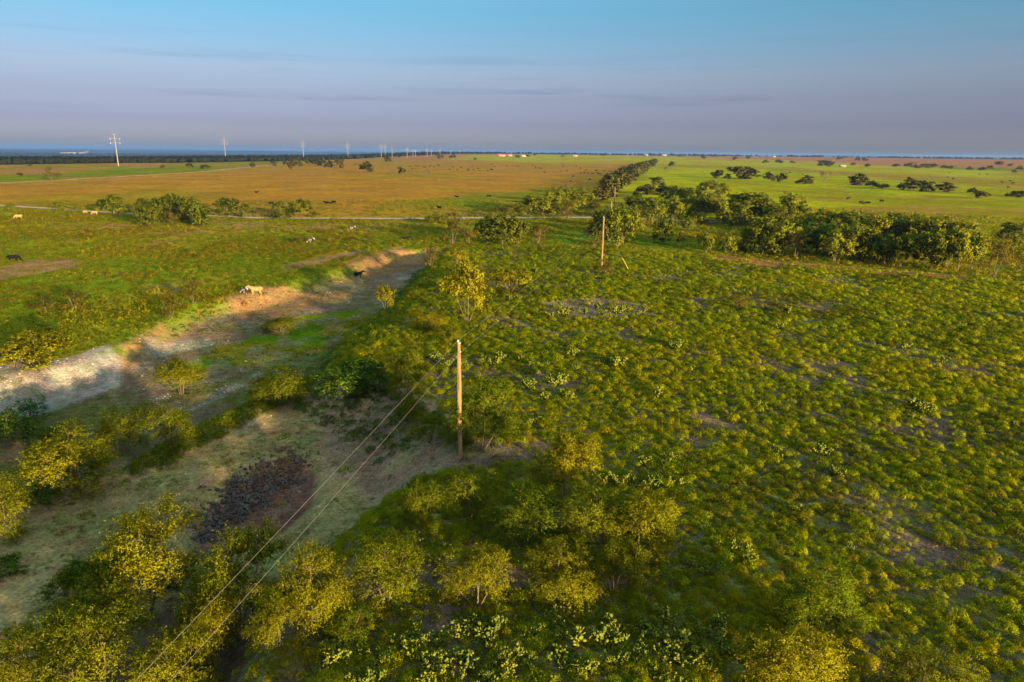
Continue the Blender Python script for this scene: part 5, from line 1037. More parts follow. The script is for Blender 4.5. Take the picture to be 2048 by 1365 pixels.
def make_ground():
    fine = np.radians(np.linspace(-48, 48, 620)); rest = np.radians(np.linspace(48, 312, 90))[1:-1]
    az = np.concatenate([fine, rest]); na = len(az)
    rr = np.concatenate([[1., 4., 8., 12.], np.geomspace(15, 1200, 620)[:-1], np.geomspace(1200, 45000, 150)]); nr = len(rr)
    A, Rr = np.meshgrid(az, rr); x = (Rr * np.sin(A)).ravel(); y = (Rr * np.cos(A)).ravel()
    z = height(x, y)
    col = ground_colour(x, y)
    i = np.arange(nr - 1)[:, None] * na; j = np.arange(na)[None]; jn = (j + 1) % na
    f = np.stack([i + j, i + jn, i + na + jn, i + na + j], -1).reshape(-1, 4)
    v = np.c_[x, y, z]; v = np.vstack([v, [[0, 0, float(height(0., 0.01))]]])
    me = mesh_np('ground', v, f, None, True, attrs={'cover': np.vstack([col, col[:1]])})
    m, nt, out = material('ground_cover'); p = nt.nodes.new('ShaderNodeBsdfPrincipled')
    at = nt.nodes.new('ShaderNodeAttribute'); at.attribute_name = 'cover'
    c = at.outputs['Color']
    for sc, lo, hi, a, b in ((5.5, .55, 1.4, .3, .7), (1.3, .7, 1.3, .3, .7), (.22, .8, 1.2, .35, .65), (.03, .82, 1.18, .35, .65)):
        n = noise(nt, sc, 4, .6); r = ramp2(nt, n.outputs[0], (lo,) * 3, (hi,) * 3, a, b); c = mixc(nt, 1.0, c, r.outputs[0], 'MULTIPLY')
    n = noise(nt, .5, 5, .6); r = ramp2(nt, n.outputs[0], (1.12, .96, .9), (.9, 1.05, .9), .35, .65); c = mixc(nt, 1.0, c, r.outputs[0], 'MULTIPLY')
    nt.links.new(c, p.inputs['Base Color']); p.inputs['Roughness'].default_value = 1; p.inputs['Specular IOR Level'].default_value = 0
    nb = noise(nt, 3.5, 5, .65); b = nt.nodes.new('ShaderNodeBump'); b.inputs['Strength'].default_value = .9; b.inputs['Distance'].default_value = .25
    nt.links.new(nb.outputs[0], b.inputs['Height']); nt.links.new(b.outputs[0], p.inputs['Normal'])
    nt.links.new(p.outputs[0], out.inputs[0]); me.materials.append(m)
    o = link('ground', me); o['kind'] = 'structure'; o['label'] = 'rolling pasture with weed field, dry creek bed and far plain'
    return o
make_ground()
def gz(x, y): return float(height(np.array([x], float), np.array([y], float))[0])

def make_road(pts, w, label):
    pts = np.array(pts); seg = np.hypot(*np.diff(pts, axis=0).T); s = np.r_[0, np.cumsum(seg)]; n = int(s[-1] / 2.5)
    u = np.linspace(0, s[-1], n); px = np.interp(u, s, pts[:, 0]); py = np.interp(u, s, pts[:, 1])
    k = np.ones(9) / 9; px[4:-4] = np.convolve(px, k, 'valid'); py[4:-4] = np.convolve(py, k, 'valid')
    tx, ty = np.gradient(px), np.gradient(py); l = np.hypot(tx, ty); nx, ny = -ty / l, tx / l
    wv = w * (.85 + .3 * fbm(u / 14., u * 0, 71, 2))
    rows = []
    for q in (-1, -.45, 0, .45, 1): rows.append(np.c_[px + nx * wv / 2 * q, py + ny * wv / 2 * q])
    P = np.stack(rows, 1).reshape(-1, 2); z = height(P[:, 0], P[:, 1]) + .10
    i = np.arange(n - 1)[:, None] * 5; j = np.arange(4)[None]
    f = np.stack([i + j, i + j + 1, i + 6 + j, i + 5 + j], -1).reshape(-1, 4)[:, ::-1]
    o = link('dirt_road', mesh_np('dirt_road', np.c_[P, z], f, M['road'], True)); o['kind'] = 'structure'; o['label'] = label
make_road(ROAD['main'], 3.6, 'pale caliche road crossing below the golden field')
make_road(ROAD['upper'], 4.2, 'pale dirt track along the rim of the golden field')
# chalk quarry scar on the far valley side
def quarry():
    p = np.array(SCAR, float); c = p.mean(0); v = np.vstack([p, [c]]); z = height(v[:, 0], v[:, 1]) + 14
    n = len(p); f = np.array([(i, (i + 1) % n, n) for i in range(n)])
    top = np.c_[v, z]; bot = np.c_[v, z - 30]
    side = [(i, n + 1 + i, n + 1 + (i + 1) % n) for i in range(n)] + [(i, n + 1 + (i + 1) % n, (i + 1) % n) for i in range(n)]
    o = link('quarry_face', mesh_np('quarry_face', np.vstack([top, bot]), np.vstack([f, np.array(side)]), M['scar'])); o['kind'] = 'structure'; o['label'] = 'pale quarry scar on the blue far valley'
quarry()

# ------------------------------------------------------------------ plants: shared builders
def leaves(pos, axis, length, width, nrm, tint, r):
    """rhombic leaf faces along axis"""
    n = len(pos); rv = r.normal(size=(n, 3)); b = np.cross(axis, rv); b /= np.linalg.norm(b, axis=1)[:, None] + 1e-9
    L = np.asarray(length)[:, None]; Wd = np.asarray(width)[:, None]
    v = np.stack([pos - axis * L * .5, pos + b * Wd * .5, pos + axis * L * .5, pos - b * Wd * .5], 1).reshape(-1, 3)
    f = np.arange(n * 4).reshape(n, 4)
    return v, f, np.repeat(nrm, 4, 0), np.repeat(tint, 4)
def unit(a): return a / (np.linalg.norm(a, axis=-1, keepdims=True) + 1e-9)
def make_tree(seed, mat, bark, nlobe=8, natt=70, ntwig=8, nleaf=12, leaf=.035, aspect=.34, base=.25, flat=.75, stems=4, droop=.25, fill=.55, twig=.16, trunk_r=.02, clear=None, spread=.5):
    """unit tree: height 1, width 1; returns trunk and crown meshes"""
    r = np.random.default_rng(seed)
    lob = []
    for k in range(nlobe):
        a = 2 * np.pi * (k + r.uniform(-.3, .3)) / max(nlobe - 1, 1); rad = r.uniform(.16, .32) if k else 0.
        zc = r.uniform(base + .16, .74) if k else .72
        lob.append((rad * np.cos(a), rad * np.sin(a), zc, r.uniform(.13, .22), r.uniform(.15, .24) * flat / .75))
    lob = np.array(lob)
    w = lob[:, 3] ** 2; idx = r.choice(nlobe, natt, p=w / w.sum())
    d = unit(r.normal(size=(natt, 3))); rad = r.uniform(fill, 1, natt)[:, None]
    att = lob[idx, :3] + d * rad * np.c_[lob[idx, 3], lob[idx, 3], lob[idx, 4]]
    att[:, 2] = np.clip(att[:, 2], base * .7, .97)
    # woody skeleton
    parts = []; nodes = []
    for s in range(stems):
        a = 2 * np.pi * (s + r.uniform(-.25, .25)) / stems; l = lob[(s * nlobe) // stems]
        p0 = np.array([.02 * np.cos(a), .02 * np.sin(a), -.03]); p3 = l[:3] * np.array([.9, .9, .95])
        if clear: p1 = np.array([0., 0, clear]) + r.normal(0, .01, 3)
        else: p1 = p0 + np.array([p3[0] * .25, p3[1] * .25, p3[2] * .35])
        p2 = p1 * .45 + p3 * .55 + r.normal(0, .03, 3)
        t = np.linspace(0, 1, 8)[:, None]
        P = (1 - t) ** 3 * p0 + 3 * t * (1 - t) ** 2 * p1 + 3 * t * t * (1 - t) * p2 + t ** 3 * p3
        parts.append(tube(P, np.linspace(trunk_r, trunk_r * .3, 8), 5)); nodes.append(P[2:])
    nodes = np.concatenate(nodes)
    for a in att[::2]:
        dd = np.linalg.norm(nodes - a, axis=1) + .6 * np.maximum(0, nodes[:, 2] - a[2]); n0 = nodes[np.argmin(dd)]
        m = (n0 + a) / 2 + np.array([0, 0, -.015]) + r.normal(0, .01, 3)
        parts.append(tube(np.array([n0, m, a]), [trunk_r * .28, trunk_r * .2, trunk_r * .1], 3))
    tv, tf = join(parts)
    trunk = mesh_np('trunk', tv, tf, bark, True)
    # leaf sprays
    n = natt * ntwig; ai = np.repeat(np.arange(natt), ntwig)
    out = unit(att - np.array([0, 0, base + .1])); td = unit(out[ai] * .8 + r.normal(size=(n, 3)) * .75 + np.array([0, 0, .15]))
    tl = twig * r.uniform(.6, 1.2, n)
    m = n * nleaf; ti = np.repeat(np.arange(n), nleaf); s = np.tile((np.arange(nleaf) + .5) / nleaf, n) + r.uniform(-.04, .04, m)
    P = att[ai][ti] + td[ti] * (tl[ti] * s)[:, None]; P[:, 2] -= droop * tl[ti] * s ** 2
    P += r.normal(0, leaf * .35, (m, 3))
    ax = unit(td[ti] * .5 + r.normal(size=(m, 3)) * .8)
    nr_ = unit(out[ai][ti] * .55 + unit(P - lob[idx][ai][ti, :3]) * .6 + r.normal(size=(m, 3)) * .35)
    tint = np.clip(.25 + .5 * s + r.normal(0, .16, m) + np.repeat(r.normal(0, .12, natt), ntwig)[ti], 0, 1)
    ll = leaf * r.uniform(.7, 1.35, m)
    P[:, 2] = np.maximum(P[:, 2], .02)
    v, f, nn, tt = leaves(P, ax, ll, ll * aspect, nr_, tint, r)
    # fit to unit box
    ext = np.percentile(np.abs(v[:, :2]), 99.3); top = np.percentile(v[:, 2], 99.8)
    sc = np.array([.5 / ext, .5 / ext, 1 / top]); v = v * sc; nn = unit(nn / sc)
    tv2 = np.empty(len(trunk.vertices) * 3, np.float32); trunk.vertices.foreach_get('co', tv2); trunk.vertices.foreach_set('co', (tv2.reshape(-1, 3) * sc).astype(np.float32).ravel()); trunk.update()
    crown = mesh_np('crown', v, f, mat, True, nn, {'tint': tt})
    return trunk, crown

KINDS = {}
def variants(key, n, mat, bark, **kw):
    KINDS[key] = [make_tree(hash_seed(key) + i * 13, M[mat], M[bark], **kw) for i in range(n)]
def hash_seed(k): return sum(ord(c) * 31 ** i for i, c in enumerate(k)) % 9973
near = dict(nlobe=10, natt=130, ntwig=14, nleaf=19, leaf=.022, aspect=.30, base=.04, stems=4, droop=.35, twig=.18, fill=.45, trunk_r=.012)
variants('m', 5, 'mesquite', 'bark', **near)
variants('mg', 4, 'mesquite_green', 'bark', **near)
variants('y', 3, 'yellowbush', 'bark', nlobe=9, natt=90, ntwig=7, nleaf=9, leaf=.045, base=.08, stems=5, droop=.1, twig=.12, fill=.6, trunk_r=.008)
variants('g', 2, 'green', 'bark', nlobe=9, natt=80, ntwig=7, nleaf=9, leaf=.05, base=.08, stems=5, droop=.1, twig=.13, fill=.5)
variants('b', 1, 'bluegreen', 'bark', nlobe=8, natt=60, ntwig=5, nleaf=7, leaf=.06, base=.15, stems=5, droop=.1, twig=.16, fill=.5)
variants('s', 3, 'sparse', 'palebark', nlobe=9, natt=70, ntwig=6, nleaf=8, leaf=.040, base=.08, stems=4, droop=.1, twig=.17, fill=.3, trunk_r=.008)
variants('t', 5, 'oak', 'palebark', nlobe=10, natt=80, ntwig=7, nleaf=8, leaf=.055, aspect=.5, base=.04, stems=3, droop=.15, twig=.14, fill=.55, clear=.14, trunk_r=.010)
variants('w', 4, 'oak', 'palebark', nlobe=9, natt=75, ntwig=7, nleaf=8, leaf=.055, aspect=.5, base=.24, stems=3, droop=.15, twig=.14, fill=.55, clear=.24, trunk_r=.009)
variants('d', 4, 'darkoak', 'bark', nlobe=10, natt=84, ntwig=7, nleaf=8, leaf=.058, aspect=.5, base=.02, stems=3, droop=.15, twig=.13, fill=.6, clear=.12, trunk_r=.010)
variants('f', 5, 'fartree', 'bark', nlobe=8, natt=60, ntwig=4, nleaf=5, leaf=.10, aspect=.6, base=.02, stems=3, droop=.1, twig=.12, fill=.6, trunk_r=.012)
variants('fs', 2, 'fargrey', 'palebark', nlobe=7, natt=40, ntwig=3, nleaf=4, leaf=.06, aspect=.4, base=.2, stems=4, droop=.0, twig=.16, fill=.3)

names = {'tree': 'tree', 'bush': 'bush'}
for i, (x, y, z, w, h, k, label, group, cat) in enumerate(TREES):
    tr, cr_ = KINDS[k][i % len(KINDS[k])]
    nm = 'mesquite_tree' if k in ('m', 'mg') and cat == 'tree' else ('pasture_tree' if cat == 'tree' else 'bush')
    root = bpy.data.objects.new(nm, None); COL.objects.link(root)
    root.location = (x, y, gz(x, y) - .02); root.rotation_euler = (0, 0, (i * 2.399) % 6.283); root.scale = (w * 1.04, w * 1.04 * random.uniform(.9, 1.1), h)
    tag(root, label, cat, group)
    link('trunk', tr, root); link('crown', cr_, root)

# ------------------------------------------------------------------ scattered cover: one object each, points carrying instances
def scatter(name, pts, scl, rot, idx, meshes, label, cat):
    n = len(pts); me = bpy.data.meshes.new(name); me.vertices.add(n); me.vertices.foreach_set('co', np.ascontiguousarray(pts, np.float32).ravel())
    me.attributes.new('size', 'FLOAT_VECTOR', 'POINT').data.foreach_set('vector', np.ascontiguousarray(scl, np.float32).ravel())
    me.attributes.new('turn', 'FLOAT_VECTOR', 'POINT').data.foreach_set('vector', np.ascontiguousarray(rot, np.float32).ravel())
    me.attributes.new('pick', 'INT', 'POINT').data.foreach_set('value', np.ascontiguousarray(idx, np.int32))
    o = link(name, me)
    g = bpy.data.node_groups.new(name + '_nodes', 'GeometryNodeTree')
    g.interface.new_socket('Geometry', in_out='INPUT', socket_type='NodeSocketGeometry'); g.interface.new_socket('Geometry', in_out='OUTPUT', socket_type='NodeSocketGeometry')
    N = g.nodes; Lk = g.links; gi = N.new('NodeGroupInput'); go = N.new('NodeGroupOutput')
    ip = N.new('GeometryNodeInstanceOnPoints'); jn = N.new('GeometryNodeGeometryToInstance')
    for k in range(len(meshes) - 1, -1, -1):
        so = bpy.data.objects.new(name + '_piece', meshes[k]); oi = N.new('GeometryNodeObjectInfo'); oi.inputs['Object'].default_value = so; Lk.new(oi.outputs['Geometry'], jn.inputs[0])
    def attr(nm, ty):
        a = N.new('GeometryNodeInputNamedAttribute'); a.data_type = ty; a.inputs['Name'].default_value = nm
        return [s for s in a.outputs if s.enabled and s.name == 'Attribute'][0]
    Lk.new(gi.outputs[0], ip.inputs['Points']); Lk.new(jn.outputs[0], ip.inputs['Instance']); ip.inputs['Pick Instance'].default_value = True
    Lk.new(attr('pick', 'INT'), ip.inputs['Instance Index']); Lk.new(attr('turn', 'FLOAT_VECTOR'), ip.inputs['Rotation']); Lk.new(attr('size', 'FLOAT_VECTOR'), ip.inputs['Scale'])
    Lk.new(ip.outputs[0], go.inputs[0])
    md = o.modifiers.new('scatter', 'NODES'); md.node_group = g
    return tag(o, label, cat, None, 'stuff')
def make_clump(seed, mat, n=150, leaf=.16, asp=.22, up=.6, dome=1.0, hollow=.55):
    """unit dome: radius .5, height .5*dome; fine upright stems"""
    r = np.random.default_rng(seed); d = unit(r.normal(size=(n, 3))); d[:, 2] = np.abs(d[:, 2]); rad = .5 * r.uniform(hollow, 1.0, n) ** .7
    lump = 1 + .25 * np.sin(3 * np.arctan2(d[:, 1], d[:, 0]) + r.uniform(0, 6)) * r.uniform(.3, 1)
    P = d * (rad * lump)[:, None]; P[:, 2] *= dome
    ax = unit(d * .8 + np.array([0, 0, up]) + r.normal(size=(n, 3)) * .35)
    ll = leaf * r.uniform(.6, 1.3, n); nn = unit(d * .9 + np.array([0, 0, .25]) + r.normal(size=(n, 3)) * .12)
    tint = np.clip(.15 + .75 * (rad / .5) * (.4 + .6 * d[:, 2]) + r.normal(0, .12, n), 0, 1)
    P[:, 2] = np.maximum(P[:, 2], .02)
    v, f, nn, tt = leaves(P, ax, ll, ll * asp, nn, tint, r)
    return mesh_np('clump', v, f, mat, True, nn, {'tint': tt})
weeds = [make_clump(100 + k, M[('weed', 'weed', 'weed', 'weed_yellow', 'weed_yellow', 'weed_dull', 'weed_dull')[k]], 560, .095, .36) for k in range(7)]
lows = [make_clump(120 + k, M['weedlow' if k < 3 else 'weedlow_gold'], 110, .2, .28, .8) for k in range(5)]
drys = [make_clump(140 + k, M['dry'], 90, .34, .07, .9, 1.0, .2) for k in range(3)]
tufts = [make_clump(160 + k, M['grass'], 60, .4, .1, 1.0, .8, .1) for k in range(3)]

def sample(n, amin, amax, rmin, rmax, power=1.0):
    """ground points in a wedge in front; power 1 = even density, less = denser near by"""
    a = np.radians(rng.uniform(amin, amax, n)); u = rng.uniform(0, 1, n)
    r = (rmin ** (1 + power) + u * (rmax ** (1 + power) - rmin ** (1 + power))) ** (1 / (1 + power)); return r * np.sin(a), r * np.cos(a)
def put_scatter(name, x, y, size, hgt, idx, meshes, label, cat, tilt=.12):
    n = len(x); z = height(x, y); s = np.c_[size, size * rng.uniform(.85, 1.15, n), hgt]
    scatter(name, np.c_[x, y, z - .02], s, np.c_[rng.normal(0, tilt, n), rng.normal(0, tilt, n), rng.uniform(0, 6.28, n)], idx, meshes, label, cat)

# weed field on the bench
x, y = sample(150000, -46, 46, 17, 185, .70)
n1 = fbm(x / 6., y / 6., 51, 4) - .5; n4 = fbm(x / 2.2, y / 2.2, 54, 3) - .5
be = sdist(x, y, PG['bench']) + 3 * n1
dens = sst(-5, -1, be) * (.97 - .78 * sst(.04, .20, -n1 + .5 * n4))
for nm, k in (('path1', .45), ('path2', .35), ('deadpatch', .85), ('drypatch1', .5), ('trample', .97), ('under', .92), ('crest', .8), ('crest2', .85), ('pit', 1)): dens = dens * (1 - k * zmask(x, y, n1, nm, .8, 2))
keep = rng.uniform(0, 1, len(x)) < dens; x, y = x[keep], y[keep]; n = len(x)
size = np.clip(rng.lognormal(-.68, .34, n), .24, 1.1) * (1 + .0024 * np.hypot(x, y)); hgt = size * rng.uniform(.65, 1.15, n)
hue = (fbm(x / 14., y / 14., 83, 3) - .5) * 1.6 + rng.normal(0, .22, n)
idx = np.where(hue > .18, rng.integers(3, 5, n), np.where(hue < -.30, rng.integers(5, 7, n), rng.integers(0, 3, n)))
# the 280 that show largest stand as plants of their own
near_k = np.argsort(np.hypot(x, y - 2) / size)[:280]; inn = np.zeros(n, bool); inn[near_k] = True
for k in near_k:
    o = link('weed_clump', weeds[idx[k]], None, (float(x[k]), float(y[k]), gz(x[k], y[k]) - .02), float(rng.uniform(0, 6.28)), (float(size[k]),) * 2 + (float(hgt[k]),))
    tag(o, 'rounded yellow-green weed clump among the mesquites and prickly pears of the weed field', 'weed', 'foreground weed clumps')
put_scatter('weed_cover', x[~inn], y[~inn], size[~inn], hgt[~inn], idx[~inn], weeds, 'low domed yellow-green weeds covering the field', 'weeds')
x, y = sample(9000, -46, 46, 18, 170, .7); n1 = fbm(x / 6., y / 6., 51, 4) - .5
dens = sst(-1, 1, sdist(x, y, PG['bench'])) * (.12 + .8 * sst(.0, .2, -n1)) * (1 - zmask(x, y, n1, 'trample', 1, 1))
for nm in ('path1', 'path2', 'deadpatch', 'drypatch1'): dens = np.maximum(dens, .8 * zmask(x, y, n1, nm, .8, 2))
keep = rng.uniform(0, 1, len(x)) < dens; x, y = x[keep], y[keep]; n = len(x)
put_scatter('dry_grass_cover', x, y, rng.uniform(.4, .9, n), rng.uniform(.3, .7, n), rng.integers(0, 3, n), drys, 'pinkish dry grass bunches between the weeds', 'grass', .25)
# pasture weeds and grass beyond the creek, thinning with distance
x, y = sample(90000, -46, 46, 50, 330, .55)
n1 = fbm(x / 6., y / 6., 51, 4) - .5; n2 = fbm(x / 22., y / 30., 52, 4) - .5
inb = sst(-3, 0, sdist(x, y, PG['bench'])); low = sst(-2.5, 1.5, sdist(x, y, PG['draw']) + 2 * n1)
dens = (1 - inb) * (1 - .93 * low) * (.35 + .6 * sst(-.2, .15, n2 + .5 * n1)); dens = np.maximum(dens, .8 * zmask(x, y, n1, 'scrubbank', .8, 1.5) * sst(-.1, .1, n1))
for nm in ('gravel', 'gravel2', 'gravel3', 'gravel4', 'orange1', 'orange2', 'orange3', 'orange4', 'orange5', 'drawfloor', 'crest', 'crest2'): dens = dens * (1 - .93 * zmask(x, y, n1, nm, 1, 2.5))
dens = dens * (1 - .75 * zmask(x, y, n1, 'gold', 3, 3)) * (1 - .6 * zmask(x, y, n1, 'lime', 3, 3))
dens = dens * (pdist(x, y, ROAD['main']) > 2.6)
keep = rng.uniform(0, 1, len(x)) < dens; x, y = x[keep], y[keep]; n = len(x)
size = rng.uniform(.5, 1.2, n) * (1 + .002 * np.hypot(x, y)); tall = sst(.0, .15, fbm(x / 12., y / 12., 77, 2) - .5)
put_scatter('pasture_weed_cover', x, y, size, size * rng.uniform(.35, .6, n) * (1 + .9 * tall), np.where((fbm(x / 18., y / 18., 87, 3) - .5) * 1.8 + rng.normal(0, .2, n) > .14, rng.integers(3, 5, n), rng.integers(0, 3, n)), lows, 'green and golden weeds over the pasture beyond the creek', 'weeds')
# slope of the bank: rank green growth
x, y = sample(16000, -40, 10, 45, 150, .7); s = sdist(x, y, PG['bench']); low = sdist(x, y, PG['draw'])
keep = (s < 0) & (s > -7.5) & (x < 5) & (rng.uniform(0, 1, len(x)) < .9 * sst(-7.5, -5, s)) & (y > 52); x, y = x[keep], y[keep]; n = len(x)
put_scatter('bank_weed_cover', x, y, rng.uniform(.6, 1.2, n), rng.uniform(.5, 1.0, n), rng.integers(0, 5, n), [make_clump(180 + k, M['green'], 150, .17, .26) for k in range(5)], 'rank green weeds on the shaded bank slope', 'weeds')
# green ridge between gravel and bare ground
x, y = sample(30000, -45, -5, 40, 85, .8); d = pdist(x, y, PG['berm'])
keep = (d < 1.7) & (rng.uniform(0, 1, len(x)) < .9); x, y = x[keep], y[keep]; n = len(x)
put_scatter('ridge_weed_cover', x, y, rng.uniform(.5, 1.0, n), rng.uniform(.4, .8, n), rng.integers(0, 2, n), [make_clump(190, M['green'], 150, .17, .26), make_clump(191, M['weedlow'], 150, .17, .26)], 'green weeds along the narrow ridge by the gravel', 'weeds')
# short grass tufts in the bare ground and creek bed
x, y = sample(26000, -45, 4, 24, 150, .6); n1 = fbm(x / 6., y / 6., 51, 4) - .5; n4 = fbm(x / 2.2, y / 2.2, 54, 3) - .5
dens = .75 * sst(-3, 1, sdist(x, y, PG['draw'])) * sst(-.12, .16, n1 + .6 * n4)
for nm, k in (('gravel', .97), ('pit', 1), ('trample', .8), ('under', .7), ('gravel3', .7), ('gravel2', .7)): dens = dens * (1 - k * zmask(x, y, n1, nm, .6, 1))
keep = rng.uniform(0, 1, len(x)) < dens; x, y = x[keep], y[keep]; n = len(x)
put_scatter('short_grass_cover', x, y, rng.uniform(.25, .6, n), rng.uniform(.12, .32, n), rng.integers(0, 3, n), tufts, 'short cropped grass on the bare ground and creek bed', 'grass')
# stones
def rock(seed, mat):
    r = np.random.default_rng(seed); bm = bmesh.new(); bmesh.ops.create_icosphere(bm, subdivisions=1, radius=.5)
    for v in bm.verts: v.co = v.co * r.uniform(.7, 1.15); v.co.z *= .7
    me = bpy.data.meshes.new('stone'); bm.to_mesh(me); bm.free(); me.materials.append(mat); return me
x, y = sample(30000, -46, 0, 24, 140, .6); n4 = fbm(x / 2.2, y / 2.2, 54, 3) - .5; n1 = n4
dens = .02 * sst(-2, 1, sdist(x, y, PG['draw']))
for nm, k in (('gravel', .5), ('gravel2', .9), ('gravel3', .95), ('gravel4', .9), ('gravel5', .8), ('drawfloor', .10)): dens = np.maximum(dens, k * zmask(x, y, n1, nm, .6, 2) * sst(-.25, .1, n4))
dens = np.maximum(dens, .5 * np.exp(-(pdist(x, y, PG['berm']) - 2.4) ** 2 / .5) * sst(0, .15, n4))
keep = rng.uniform(0, 1, len(x)) < dens; x, y = x[keep], y[keep]; n = len(x); s = rng.uniform(.07, .22, n) * np.where(rng.uniform(0, 1, n) < .06, 1.8, 1)
put_scatter('limestone_gravel', x, y, s, s * .8, rng.integers(0, 4, n), [rock(k, M['stone']) for k in range(4)], 'white limestone pebbles scattered over the creek bed', 'gravel', .4)
# heap of black clods in the pit
c = np.array(CLODS); lo_, hi_ = c.min(0) - 1, c.max(0) + 1
x = rng.uniform(lo_[0], hi_[0], 4200); y = rng.uniform(lo_[1], hi_[1], 4200); s = sdist(x, y, CLODS) + 2.6 * (fbm(x / 1.7, y / 1.7, 91, 3) - .5)
keep = rng.uniform(0, 1, len(x)) < np.maximum(sst(-.5, .7, s) * .93, .10 * sst(-2.5, -.3, s)); x, y, s = x[keep], y[keep], s[keep]; n = len(x)
sz = np.clip(rng.lognormal(-1.45, .45, n), .08, .7); z = height(x, y) + .32 * sst(-.2, 1.6, s) * rng.uniform(.3, 1, n)
scatter('mud_clod_heap', np.c_[x, y, z], np.c_[sz, sz * rng.uniform(.7, 1.2, n), sz * rng.uniform(.7, 1.1, n)], rng.uniform(-1, 1, (n, 3)) * 1.5, np.where(rng.uniform(0, 1, n) < sst(.45, .95, (y - lo_[1]) / (hi_[1] - lo_[1]) + rng.normal(0, .12, n)), 5, rng.integers(0, 5, n)), [rock(20 + k, M[('clod', 'clod', 'clod', 'clod_grey', 'clod_grey', 'clod_brown')[k]]) for k in range(6)], 'heap of black dried mud clods in the pit', 'rubble')

# ------------------------------------------------------------------ prickly pears
def pear(seed):
    r = np.random.default_rng(seed); pads = []
    def pad(p, d, L, lev):
        a = unit(np.cross(d, r.normal(size=3))); b = np.cross(d, a); n = 8
        ring = []
        ang = np.linspace(0, 2 * np.pi, n, endpoint=False)
        c = p + d * L * .5
        rim = c + np.outer(np.cos(ang), d) * L * .5 + np.outer(np.sin(ang), a) * L * .36
        v = np.vstack([rim, c + b * L * .09, c - b * L * .09]); f = [(i, (i + 1) % n, n) for i in range(n)] + [((i + 1) % n, i, n + 1) for i in range(n)]
        pads.append((v, np.array(f)))
        if lev < 3:
            for q in range(r.integers(1, 4) if lev else r.integers(2, 4)):
                t = r.uniform(-.9, .9); p2 = c + d * L * .5 * np.cos(t) + a * L * .34 * np.sin(t)
                pad(p2 - d * .01, unit(d * .7 + a * np.sin(t) * .8 + r.normal(size=3) * .35 + np.array([0, 0, .35])), L * r.uniform(.75, .98), lev + 1)
    for k in range(5):
        a = r.uniform(0, 6.28); q = r.uniform(0, .28); pad(np.array([q * np.cos(a), q * np.sin(a), -.02]), unit(np.array([.5 * np.cos(a), .5 * np.sin(a), 1.])), r.uniform(.15, .2), 0)
    v, f = join(pads); v[:, 2] = np.maximum(v[:, 2], -.03); ext = np.percentile(np.abs(v[:, :2]), 99); v = v * (.5 / ext)
    t = np.repeat(r.uniform(.2, 1, len(pads)), 10)
    return mesh_np('pads', v, f, M['pear'], True, None, {'tint': t})
pears = [pear(300 + k) for k in range(6)]
for i, (x, y, z, w, label, group) in enumerate(PEARS):
    w = min(max(w, .8), 1.9)
    tag(link('prickly_pear', pears[i % 6], None, (x, y, gz(x, y)), i * 1.7, (w, w, w * .85)), label, 'cactus', group)

# ------------------------------------------------------------------ fallen brush on the creek bank
parts = []
for k in range(26):
    a = random.uniform(-.5, .5) - .25; L = random.uniform(1.4, 3.6); p = np.array([random.uniform(-.8, .8), random.uniform(-.6, .6), random.uniform(.05, .5)])
    d = np.array([math.cos(a), math.sin(a), random.uniform(-.12, .12)]); parts.append(tube([p - d * L * .5, p + np.array([0, 0, .1]), p + d * L * .5], [.05, .04, .012], 5))
v, f = join(parts)
tag(link('fallen_branch_pile', mesh_np('branches', v, f, M['palebark'], True), None, (BRUSH[0], BRUSH[1], gz(BRUSH[0], BRUSH[1]))), 'grey fallen branches heaped below the big domed bush', 'branches')

